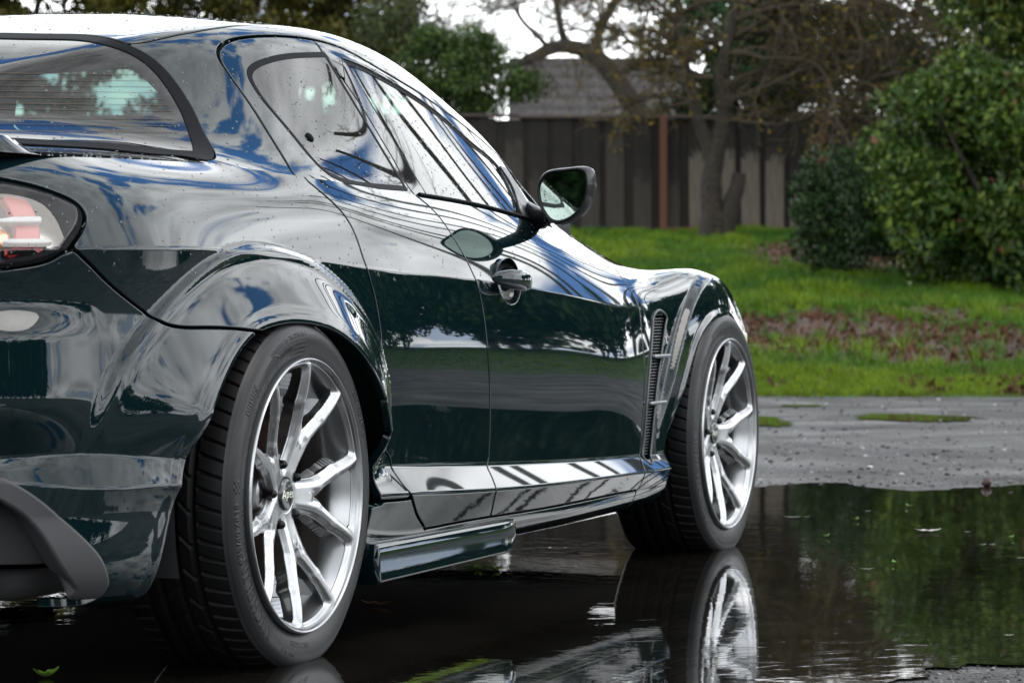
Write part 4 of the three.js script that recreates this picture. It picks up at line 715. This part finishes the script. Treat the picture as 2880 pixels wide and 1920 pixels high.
// spoke sector: height field over the wheel plane, cut by the outline of a Y arm
const seg2 = (x, y, ax, ay, bx, by, r0, r1) => { const ex = bx - ax, ey = by - ay, t = clamp(((x - ax) * ex + (y - ay) * ey) / (ex * ex + ey * ey)); return Math.hypot(x - ax - ex * t, y - ay - ey * t) - lerp(r0, r1, t); };
function armDistance(x, y) {                                       // arm along +x
  const E = 18 * Math.PI / 180, s = 0.010;
  let d = seg2(x, y, .02, 0, .085, 0, .030, .021);
  for (const k of [-1, 1]) {
    const b = (r, a) => [r * Math.cos(a), k * r * Math.sin(a)], p0 = [.055, k * .010], pm = [.116, k * .0205], p1 = b(.168, E * .88), p2 = b(.236, E * 1.0);
    d = smin(d, seg2(x, y, ...p0, ...pm, .0175, .0152), s); d = smin(d, seg2(x, y, ...pm, ...p1, .0152, .0132), .008); d = smin(d, seg2(x, y, ...p1, ...p2, .0132, .0118), .008);
  }
  d = smin(d, Math.hypot(x, y) - .047, .016);
  const rl = Math.abs(Math.hypot(x, y) - .238) - .006;             // foot of the spokes on the rim
  return smin(d, rl, .012);
}
const SEG = 72 * Math.PI / 180;
function spokeGeometry() {
  const S = (r, t) => {
    const x = r * Math.cos(t), y = r * Math.sin(t), d = armDistance(x, y);
    let h = .052 + .012 * ss(.03, .11, r) + .030 * ss(.08, .235, r);
    h -= .007 * Math.pow(clamp((d + .0065) / .0065), 1.3) + .0035 * ss(-.016, -.004, d);         // rounded shoulders of the spokes
    h -= .010 * (1 - ss(.026, .034, r));                           // seat of the centre cap
    return [h, r * Math.sin(t), -r * Math.cos(t)];                 // local frame: x out, -z forward
  };
  const sh = sheet(S, range(.020, .2405, 140), range(-SEG / 2, SEG / 2, 150));
  return cut(sh, (x, y, z) => armDistance(-z, y), { round: .004, depth: .050 });
}
const spokeGeo = spokeGeometry();
const rimGeo = lathe([[.083, .2405], [.0955, .2425], [.0990, .2445], [.0985, .2470], [.094, .2485], [.080, .2470]].concat([]), 180);
const barrelGeo = lathe([[-.10, .226], [-.092, .2185], [-.03, .214], [.035, .2145], [.045, .219], [.060, .2215], [.066, .2265], [.082, .231], [.086, .2355], [.088, .2405], [.094, .242]], 180);
const flangeGeo = lathe([[.012, .082], [.030, .080], [.034, .074], [.036, .02], [.036, .001]], 60);
const capGeo = lathe([[.050, .0295], [.0545, .0285], [.0565, .025], [.058, .0125], [.0585, .0005]], 60);
const nutGeo = merged([new THREE.CylinderGeometry(.0088, .0098, .020, 6), new THREE.SphereGeometry(.0080, 12, 8).translate(0, .009, 0)]).rotateZ(-Math.PI / 2);
const discGeo = lathe([[-.028, .075], [-.028, .150], [-.004, .150], [-.004, .085], [.012, .083], [.012, .06]], 80);
function capTexture() {
  const c = document.createElement('canvas'); c.width = c.height = 128; const g = c.getContext('2d'); g.fillStyle = '#060606'; g.fillRect(0, 0, 128, 128);
  g.fillStyle = '#e9ead8'; g.font = 'bold 44px sans-serif'; g.textAlign = 'center'; g.textBaseline = 'middle'; g.fillText('Apex', 64, 60); const t = new THREE.CanvasTexture(c); t.colorSpace = THREE.SRGBColorSpace; return t;
}
M.capFace = new THREE.MeshPhysicalMaterial({ map: capTexture(), roughness: .3, clearcoat: 1, clearcoatRoughness: .02 });
M.gloss = new THREE.MeshPhysicalMaterial({ color: rgb(.006, .006, .006), roughness: .3, clearcoat: 1, clearcoatRoughness: .02 });
// the cap carries its print on a flat face; make its uv planar
{ const p = capGeo.attributes.position, uv = capGeo.attributes.uv; for (let i = 0; i < p.count; i++) uv.setXY(i, .5 - p.getZ(i) / .06, .5 + p.getY(i) / .06); }
const RO = 0.026;
function wheel(u, w, flip, spin) {
  const g = new THREE.Group(); g.name = 'wheel'; g.position.copy(V(u, HUBY, w)); if (flip) g.rotation.y = Math.PI; car.add(g);
  mesh('tyre', wallGeo, M.sidewall, g); mesh('tread', treadGeo, M.tread, g);
  mesh('rim_lip', rimGeo, M.rim, g).position.x = RO; mesh('rim_barrel', barrelGeo, M.barrel, g).position.x = RO;
  for (let k = 0; k < 5; k++) { const m = mesh('spoke', spokeGeo, M.rim, g); m.rotation.x = spin + k * SEG; m.position.x = RO; }
  mesh('hub_flange', flangeGeo, M.barrel, g).position.x = RO;
  for (let k = 0; k < 5; k++) { const a = spin + (k + .5) * SEG, m = mesh('lug_nut', nutGeo, M.nut, g); m.position.set(.044 + RO, .057 * Math.sin(a), -.057 * Math.cos(a)); }
  const cap = mesh('centre_cap', capGeo, M.capFace, g); cap.position.x = RO;
  mesh('brake_disc', discGeo, M.iron, g);
  const cal = new RoundedBoxGeometry(.07, .20, .075, 2, .015); cal.translate(-.02, .02, .135); mesh('brake_caliper', cal, M.rust, g);
  return g;
}
const WC = 0.772;
wheel(0, WC, false, 67 * Math.PI / 180); wheel(2.7, WC, false, 67 * Math.PI / 180); wheel(0, -WC, true, .3); wheel(2.7, -WC, true, .8);
// dark wells and floor behind the arches
const wellGeo = (() => { const g = lathe([[.07, .40], [-.34, .40], [-.36, .02]], 40); return g; })();
for (const [u, s] of [[0, 1], [2.7, 1], [0, -1], [2.7, -1]]) { const m = mesh('wheel_well', cut({ P: wellGeo.attributes.position.array, N: wellGeo.attributes.normal.array, I: [...wellGeo.index.array] }, (x, y) => -.12 - y, { edge: false }), M.dark, car); m.position.copy(V(u, HUBY + (u > 1 ? -.005 : 0), s * .755)); if (s < 0) m.rotation.y = Math.PI; }

// ------------------------------------------------------------------ smaller parts of the car
Object.assign(M, {
  chrome: new THREE.MeshStandardMaterial({ color: rgb(.72, .73, .74), metalness: 1, roughness: .12, side: THREE.DoubleSide }),
  satin: new THREE.MeshStandardMaterial({ color: rgb(.30, .31, .32), metalness: .9, roughness: .32, side: THREE.DoubleSide }),
  lens: new THREE.MeshPhysicalMaterial({ color: rgb(.97, .97, .97), transmission: 1, thickness: 0, roughness: 0, ior: 1.5, side: THREE.DoubleSide }),
  red: new THREE.MeshPhysicalMaterial({ color: rgb(.26, .005, .010), roughness: .4, side: THREE.DoubleSide }),
  amber: new THREE.MeshPhysicalMaterial({ color: rgb(.55, .16, .02), roughness: .25, clearcoat: 1, side: THREE.DoubleSide }),
  barGlass: new THREE.MeshPhysicalMaterial({ color: rgb(.30, .30, .31), metalness: 0, roughness: .4, side: THREE.DoubleSide }),
  vent: new THREE.MeshStandardMaterial({ color: rgb(.09, .092, .095), metalness: .7, roughness: .35, side: THREE.DoubleSide }),
  mirror: new THREE.MeshStandardMaterial({ color: rgb(.26, .33, .30), metalness: 1, roughness: .01 }),
  black: new THREE.MeshPhysicalMaterial({ color: rgb(.007, .0075, .008), roughness: .4, specularIntensity: .25, clearcoat: .22, clearcoatRoughness: .06, side: THREE.DoubleSide }),
  cloth: new THREE.MeshStandardMaterial({ color: rgb(.02, .02, .022), roughness: .9 }),
  marker: new THREE.MeshPhysicalMaterial({ color: rgb(.75, .72, .58), roughness: .2, clearcoat: 1 }),
});
const tube = (pts, r, seg = 60, rad = 8) => new THREE.TubeGeometry(new THREE.CatmullRomCurve3(pts), seg, r, rad, false);
// a loft through rings of equal length (arrays of Vector3), ends closed
function loft(rings, closed = true, caps = true) {
  const n = rings[0].length, p = [], idx = []; for (const r of rings) for (const v of r) p.push(v.x, v.y, v.z);
  for (let i = 0; i < rings.length - 1; i++) for (let j = 0; j < (closed ? n : n - 1); j++) { const a = i * n + j, b = i * n + (j + 1) % n; idx.push(a, b, b + n, a, b + n, a + n); }
  if (caps) for (const i of [0, rings.length - 1]) { const c = rings[i].reduce((s, v) => s.add(v), new THREE.Vector3()).multiplyScalar(1 / n), k = p.length / 3; p.push(c.x, c.y, c.z); for (let j = 0; j < n; j++) idx.push(...(i ? [i * n + j, i * n + (j + 1) % n, k] : [i * n + (j + 1) % n, i * n + j, k])); }
  const g = new THREE.BufferGeometry(); g.setAttribute('position', new THREE.Float32BufferAttribute(p, 3)); g.setIndex(idx); g.computeVertexNormals(); return g;
}
const pair = (name, geo, mat, parents, side) => { const m = mesh(name, geo, mat, parents[0]); const l = mesh(name, mirrored(geo.index ? geo : mergeVertices(geo)), mat, parents[1] || parents[0]); return [m, l]; };

// door handle and the cup behind it
{
  const g = new THREE.SphereGeometry(1, 40, 24); g.scale(.034, .051, .0735); g.translate(hc[2] - .002, hc[1], -hc[0]);
  const bowl = cut({ P: g.attributes.position.array, N: g.attributes.normal.array, I: [...g.index.array] }, x => x - hc[2] + .0005, { edge: false });
  pair('handle_cup', bowl, M.paint, frontDoors);
  const rings = [];
  for (let i = 0; i <= 40; i++) {
    const s = i / 40, u = hc[0] + lerp(-.138, .080, s), e = Math.pow(Math.sin(Math.PI * clamp(s, .001, .999)), .42), out = .004 + .034 * Math.pow(Math.sin(Math.PI * clamp(s * .96 + .02)), .75);
    const hh = .0225 * e * lerp(1.08, .86, s), tt = .011 * e, y = hc[1] + .002 - .012 * (s - .5), w = LINES[7].w(u) + .004 + out * .9, ring = [];
    for (let k = 0; k < 20; k++) { const a = k / 20 * 2 * Math.PI, c = Math.cos(a), q = Math.sin(a); ring.push(V(u, y + hh * Math.sign(q) * Math.pow(Math.abs(q), .7), w + tt * Math.sign(c) * Math.pow(Math.abs(c), .8))); }
    rings.push(ring);
  }
  pair('door_handle', loft(rings), M.paint, frontDoors);
}
// strips along the belt
for (const [a, b, doors] of [[sC[0][0] + .02, 1.60, frontDoors]])
  pair('belt_strip', tube(range(a, b, 14).map(u => V(u, beltY(u) + .003, beltW(u) + .0005)), .0036, 50, 8), M.rubber, doors);
// front corner of the door glass: black sail with the mirror
{
  const sail = poly(uy(seam(onUpper, [[1404, 470], [1425, 500], [1452, 560], [1475, 618], [1500, 626], [1480, 570], [1440, 505], [1418, 474]], 30)));
  both('mirror_sail', upperSheet, (u, y) => sail(u, y), M.black, frontDoors[0], { offset: .004 });
  const px = [[740, 268], [762, 240], [800, 218], [900, 202], [1000, 192], [1075, 192], [1112, 208], [1130, 250], [1136, 320], [1130, 400], [1112, 470], [1080, 530], [1030, 585], [980, 622], [920, 648], [860, 655], [815, 640], [780, 604], [745, 550], [722, 485], [710, 420], [705, 360], [715, 310]];
  const face = smooth([...px, px[0]], 49).slice(0, 48).map(([x, y]) => [(x - 935) / 3.267 / 1195 / .97, (430 - y) / 3.267 / 1195]);
  const c = rayW(935 / 3.267 + 1300, 430 / 3.267 + 420, .905), org = V(...c), R = new THREE.Vector3(.985, 0, -.09).normalize(), B = new THREE.Vector3(.09, 0, .99).normalize();   // face looks back, a little outwards
  const at = (x, y, d) => org.clone().addScaledVector(R, x).addScaledVector(new THREE.Vector3(0, 1, 0), y).addScaledVector(B, -d);
  const ring = (k, d, sx = 0, ky = 1) => face.map(([x, y]) => at(x * k + sx, y * k * ky, d));
  const housing = loft([ring(.90, .010), ring(.925, .001), ring(.975, -.003), ring(1.02, .001), ring(1.06, .010), ring(1.09, .026, .004), ring(1.07, .046, .006), ring(.96, .068, .004), ring(.72, .088), ring(.3, .099)], true, true);
  pair('mirror_housing', housing, M.black, frontDoors);
  const mg = new THREE.ShapeGeometry(new THREE.Shape(face.map(([x, y]) => new THREE.Vector2(x * .905, y * .905)))); mg.applyMatrix4(new THREE.Matrix4().makeBasis(R, new THREE.Vector3(0, 1, 0), new THREE.Vector3().crossVectors(R, new THREE.Vector3(0, 1, 0))).setPosition(at(0, 0, .0055))); pair('mirror_glass', mg, M.mirror, frontDoors);
  const foot = [V(1.60, .852, .735), V(1.575, .842, .765), V(1.53, .838, .80), V(c[0] + .06, c[1] - .045, .845), V(c[0] + .055, c[1] - .03, .875)];
  const arm = foot.map((p, i) => { const r = [.040, .036, .030, .026, .022][i], o = []; for (let k = 0; k < 16; k++) { const a = k / 16 * 2 * Math.PI; o.push(p.clone().add(new THREE.Vector3(.2 * r * Math.cos(a), r * .75 * Math.sin(a), r * 1.1 * Math.cos(a)))); } return o; });
  pair('mirror_arm', loft(arm), M.black, frontDoors);
}
// side vent of the fender
{
  const wAt = (u, y) => onLowerUY(u, y), pt = (u, y, o) => V(u, y, wAt(u, y) + o);
  const n = ventLine.length, L = ventLine.map(([u, y], i) => pt(u - lerp(.056, .033, i / 19), y, .001)), Rr = ventLine.map(([u, y], i) => pt(u + lerp(.054, .033, i / 19), y, .001));
  const loop = [...L, pt(ventLine[n - 1][0], ventLine[n - 1][1] - .018, .001), ...Rr.reverse(), pt(ventLine[0][0], ventLine[0][1] + .018, .001)];
  const cc = new THREE.CatmullRomCurve3(loop, true); pair('vent_frame', new THREE.TubeGeometry(cc, 140, .0034, 8, true), M.vent, fenders);
  both('vent_back', lowerSheet, (u, y) => ventPoly(u, y) - .014, M.dark, fenders[0], { edge: false, offset: -.030 });
  const ribs = []; for (let i = 0; i < 46; i++) { const k = (i + .5) / 46 * 19, a = Math.floor(k), t = k - a, q = ventLine[a], s = ventLine[Math.min(19, a + 1)], u = lerp(q[0], s[0], t), y = lerp(q[1], s[1], t); const b = new RoundedBoxGeometry(.012, .0028, lerp(.104, .062, i / 46), 1, .001); b.rotateZ(.35); b.translate(wAt(u, y) - .010, y, -u); ribs.push(b); }
  pair('vent_ribs', mergeVertices(merged(ribs)), M.vent, fenders);
  for (const [x, y] of [[1849, 1001], [1838, 1132]]) { const p = onLower(x, y), b = new RoundedBoxGeometry(.026, .009, .125, 3, .004); b.translate(p[2] + .004, p[1], -p[0]); pair('vent_fin', mergeVertices(b), M.satin, fenders); }
}
// tail lamp: clear cover over red, amber and bright pieces
{
  const inner = d => ({ edge: false, offset: d });
  const traceUY = pts => poly(uy(pts.map(([x, y]) => onLower(x / 3.267, y / 3.267 + 340))));
  const [lamp] = both('tail_lamp', lowerSheet, (u, y) => lampPoly(u, y) + .010, M.lens, car, { round: .004, depth: .004 });
  both('lamp_seal', lowerSheet, (u, y) => Math.max(lampPoly(u, y) + .001, -lampPoly(u, y) - .010), M.rubber, lamp, { round: .001, depth: .03, offset: -.004 });
  both('lamp_housing', lowerSheet, (u, y) => lampPoly(u, y) + .002, new THREE.MeshStandardMaterial({ color: rgb(.26, .265, .27), metalness: .85, roughness: .25, side: THREE.DoubleSide }), lamp, inner(-.052));
  const a = traceUY([[55, 608], [170, 606], [255, 628], [310, 690], [345, 760], [372, 830], [390, 900], [405, 1020], [175, 1022], [190, 930], [185, 850], [150, 760], [105, 670]]);
  const b = traceUY([[145, 1085], [300, 1088], [475, 1090], [420, 1150], [300, 1220], [112, 1275], [125, 1180]]);
  both('red_lens', lowerSheet, a, M.red, lamp, { round: .003, depth: .015, offset: -.022 }); both('red_lens', lowerSheet, b, M.red, lamp, { round: .003, depth: .015, offset: -.024 });
  both('lamp_bar', lowerSheet, traceUY([[-120, 846], [40, 858], [110, 842], [380, 840], [480, 855], [380, 870], [120, 874], [0, 872]]), M.barGlass, lamp, { round: .003, depth: .008, offset: -.012 });
  both('lamp_bar', lowerSheet, traceUY([[-120, 1044], [60, 1042], [400, 1040], [540, 1054], [430, 1068], [120, 1070], [0, 1060]]), M.barGlass, lamp, { round: .003, depth: .008, offset: -.012 });
  both('amber_bulb', lowerSheet, traceUY([[-60, 915], [60, 912], [105, 940], [100, 1005], [40, 1015], [-60, 1015]]), M.amber, lamp, { round: .008, depth: .01, offset: -.030 });
  both('amber_strip', lowerSheet, traceUY([[-20, 1095], [20, 1090], [0, 1190], [-20, 1230]]), M.amber, lamp, { round: .002, depth: .005, offset: -.028 });
  both('amber_strip', lowerSheet, traceUY([[82, 1090], [112, 1085], [70, 1200], [40, 1250]]), M.amber, lamp, { round: .002, depth: .005, offset: -.028 });
}
// flared end of the side skirt ahead of the rear wheel
{
  const rings = [];
  for (let i = 0; i <= 60; i++) {
    const s = i / 60, u = lerp(.345, 1.145, s), e = Math.sqrt(Math.max(0, 1 - Math.pow(clamp((s - .86) / .14), 2.2))), ring = [], top = lerp(.190, .186, s), bot = lerp(top - .020, .113 + .004 * s, e), mid = (top + bot) / 2, hh = (top - bot) / 2, out = .884 - .006 * s - .010 * (1 - e);
    for (const [k, dw] of [[1, -.05], [1, -.010], [.93, -.003], [.78, .000], [.3, .0015], [-.3, .003], [-.8, .004], [-.94, .002], [-1, -.006], [-1, -.05]]) ring.push(V(u, mid + k * hh, out + dw)); rings.push(ring);
  }
  pair('skirt_flare', loft(rings), M.paint, skirts);
}
// lip spoiler on the tail
{
  const rings = [];
  for (let i = 0; i <= 60; i++) {
    const s = i / 30 - 1, w = s * .615, a = Math.abs(s), e = Math.pow(Math.max(0, 1 - Math.pow(a, 5)), .6), ring = [];
    const uc = -.52 - .22 * (1 - a * a), y0 = .902 + .006 * (1 - a * a), hh = .004 + .130 * Math.pow(1 - a, .35) * (a > .5 ? 1 : 1), len = .045 + .10 * e;
    for (let k = 0; k < 24; k++) { const t = k / 24 * 2 * Math.PI, c = Math.cos(t), q = Math.sin(t); const uu = uc + len * (c > 0 ? c : c * .9), lift = q > 0 ? hh * q * (.55 - .45 * c) : 0; ring.push(V(uu, y0 + lift, w)); }
    rings.push(ring);
  }
  mesh('spoiler', loft(rings), M.paint, car);
}
// heating wires printed on the rear window
{
  const wires = [405, 440, 472, 503, 537, 571, 602, 648, 685, 720].map(y => y / 1.96), xe = monotone([[200, 395], [255, 437], [306, 480], [367, 503]]);
  mesh('heating_wires', merged(wires.map(y => tube(range(-60, xe(y + 6) - 4, 10).map(x => { const p = onUpper(x, y + (x > 0 ? 6 * x / 480 : 0)); return V(p[0] - .0008, p[1] + .0012, p[2]); }), .0004, 24, 4))), new THREE.MeshStandardMaterial({ color: rgb(.12, .085, .06), roughness: .7 }), rearShield);
}
// side marker on the front corner, wing button on the rear side glass
{
  const p = rayW(2090, 956, .862), b = new RoundedBoxGeometry(.024, .046, .070, 4, .011); b.rotateY(.25); b.translate(p[2], p[1], -p[0]); pair('side_marker', mergeVertices(b), M.marker, [car, car]);
  const k = onUpper(870, 387), g = new THREE.SphereGeometry(.011, 20, 12); g.scale(.6, 1, 1); g.rotateZ(.6); g.translate(k[2], k[1], -k[0]); pair('glass_button', g, M.rubber, rearDoors);
}
// floor, cabin and seats
{
  const fl = new RoundedBoxGeometry(1.36, .16, 3.9, 2, .05); fl.translate(0, .24, -1.3); mesh('floor_pan', fl, M.dark, car);
  const tub = new RoundedBoxGeometry(1.30, .44, 1.75, 2, .05); tub.translate(0, .52, -1.15); mesh('cabin_tub', tub, M.cloth, car);
  const shelf = new RoundedBoxGeometry(1.2, .06, .5, 2, .02); shelf.translate(0, .83, -.02); mesh('parcel_shelf', shelf, M.cloth, car);
  const dash = new RoundedBoxGeometry(1.34, .16, .42, 3, .06); dash.translate(0, .80, -1.92); mesh('dashboard', dash, M.cloth, car);
  for (const s of [-1, 1]) for (const [u, h] of [[1.02, .50], [.38, .40]]) {
    const seat = new RoundedBoxGeometry(.46, h, .13, 4, .05); seat.rotateX(-.28); seat.translate(s * .34, .60 + h / 2 - .1, -u); const m = mesh('seat', seat, M.cloth, car);
    const hr = new RoundedBoxGeometry(.24, .15, .09, 4, .04); hr.rotateX(-.2); hr.translate(s * .34, .60 + h + (h > .45 ? -.02 : -.06), -u + (h > .45 ? .11 : .08)); mesh('headrest', hr, M.cloth, m);
  }
  mesh('steering_wheel', new THREE.TorusGeometry(.18, .016, 10, 40).rotateX(.35).translate(-.34, .86, -1.62), M.cloth, car);
}

// ------------------------------------------------------------------ drops on the car, things afloat on the puddle
{
  const drop = new THREE.SphereGeometry(1, 7, 4, 0, 2 * Math.PI, 0, Math.PI / 2).rotateX(Math.PI / 2), water = new THREE.MeshPhysicalMaterial({ color: rgb(.55, .6, .62), roughness: .02, ior: 1.33, transmission: .85, thickness: .002 });
  const scatter = (sh, n, ok, parent, r0, r1) => {
    const list = [], N = sh.I.length / 3, q = new THREE.Quaternion(), Z = new THREE.Vector3(0, 0, 1);
    for (let tries = 0; list.length < n && tries < n * 30; tries++) {
      const k = Math.floor(rnd() * N) * 3, a = sh.I[k] * 3, b = sh.I[k + 1] * 3, c = sh.I[k + 2] * 3; let s = rnd(), t = rnd(); if (s + t > 1) { s = 1 - s; t = 1 - t; }
      const p = [0, 1, 2].map(i => sh.P[a + i] + s * (sh.P[b + i] - sh.P[a + i]) + t * (sh.P[c + i] - sh.P[a + i]));
      const area = Math.hypot(sh.P[b] - sh.P[a], sh.P[b + 1] - sh.P[a + 1], sh.P[b + 2] - sh.P[a + 2]) * Math.hypot(sh.P[c] - sh.P[a], sh.P[c + 1] - sh.P[a + 1], sh.P[c + 2] - sh.P[a + 2]); if (rnd() > area / 6e-5 || !ok(-p[2], p[1], p[0])) continue;
      const nn = new THREE.Vector3(sh.N[a], sh.N[a + 1], sh.N[a + 2]), r = lerp(r0, r1, Math.pow(rnd(), 3)), e = new THREE.Euler().setFromQuaternion(q.setFromUnitVectors(Z, nn));
      list.push([new THREE.Vector3(...p), e, new THREE.Vector3(r, r * rr(.9, 1.5), r * .55), rgb(1, 1, 1)]);
    }
    instances('water_drops', drop, water, list, parent).userData.kind = 'stuff';
  };
  scatter(upperSheet, 2600, (u, y, w) => u > -.3 && u < 1.7, car, .0008, .0028);
  scatter(lowerSheet, 1100, (u, y) => y > .70 && u > -.9 && u < 2.2 && !(archRear(u, y) > 0), car, .0007, .0022);
}
{
  const leafM = (r, g, b) => new THREE.MeshStandardMaterial({ color: rgb(r, g, b), roughness: .5, side: THREE.DoubleSide });
  const flat = (l, w, curl) => { const g = new THREE.PlaneGeometry(l, w, 10, 6), p = g.attributes.position; for (let i = 0; i < p.count; i++) { const s = p.getX(i) / l + .5, k = Math.pow(Math.sin(Math.PI * clamp(s, .02, .98)), .7) * (1 + .15 * Math.sin(s * 19)); p.setY(i, p.getY(i) * k); p.setZ(i, curl * ((s - .5) ** 2 * 4 + (p.getY(i) / w) ** 2 * 2)); } g.rotateX(-Math.PI / 2); g.computeVertexNormals(); return g; };
  const pale = leafM(.42, .38, .36), greenM = leafM(.09, .18, .02), brown = leafM(.10, .05, .03), dull = leafM(.26, .25, .22);
  const put = (name, label, px, py, l, w, curl, mt, grp, turn = rr(0, 6.3)) => { const p = ground(px, py), m = mesh(name, flat(l, w, curl), mt); m.position.copy(p).setY(.0075); m.rotation.y = turn; tag(m, label, 'leaf', grp); return m; };
  put('fallen_leaf', 'large pale pinkish fallen leaf floating on the puddle', 2610, 1503, .075, .045, .010, pale, null, .4);
  put('fallen_leaf', 'long thin pale leaf floating near the front wheel', 2230, 1462, .055, .015, .004, dull, null, AZ);
  put('fallen_leaf', 'small pale leaf bit floating under the fence reflection', 2440, 1610, .035, .012, .004, dull, null, AZ);
  put('fallen_leaf', 'brown dead leaf lying in the water behind the rear wheel', 1060, 1712, .07, .035, .012, brown, null, .3);
  for (const [px, py] of [[2408, 1470], [2560, 1432], [2322, 1518], [2520, 1594], [2842, 1522], [1395, 1612], [1345, 1608]]) put('green_sprig', 'tiny green leaf sprig floating on the puddle', px, py, .028, .016, .010, greenM, 'green sprigs afloat on the puddle');
  for (const [px, py] of [[2765, 1540], [2790, 1540], [2870, 1578], [2842, 1392], [2838, 1798], [2440, 1445], [2268, 1461], [2720, 1504]]) put('leaf_scrap', 'tiny pale scrap of leaf floating on the puddle', px, py, .022, .010, .003, dull, 'pale scraps afloat on the puddle', AZ + rr(-.3, .3));
  put('green_leaf', 'bright green curled leaf beside the rear bumper', 128, 1914, .05, .03, .016, greenM, null, 1.0);
  const p = ground(2776, 1372), g = new THREE.IcosahedronGeometry(.016, 3), a = g.attributes.position, v = new THREE.Vector3(); for (let i = 0; i < a.count; i++) { v.fromBufferAttribute(a, i); v.multiplyScalar(1 + .28 * Math.max(0, noise3(v.x * 260, v.y * 260, v.z * 260))); a.setXYZ(i, v.x, v.y, v.z); } g.computeVertexNormals();
  const ball = mesh('seed_ball', g, leafM(.030, .008, .007)); ball.position.copy(p).setY(.019); tag(ball, 'spiky dark red seed ball at the edge of the puddle', 'seed ball');
}

renderer.render(scene, camera);
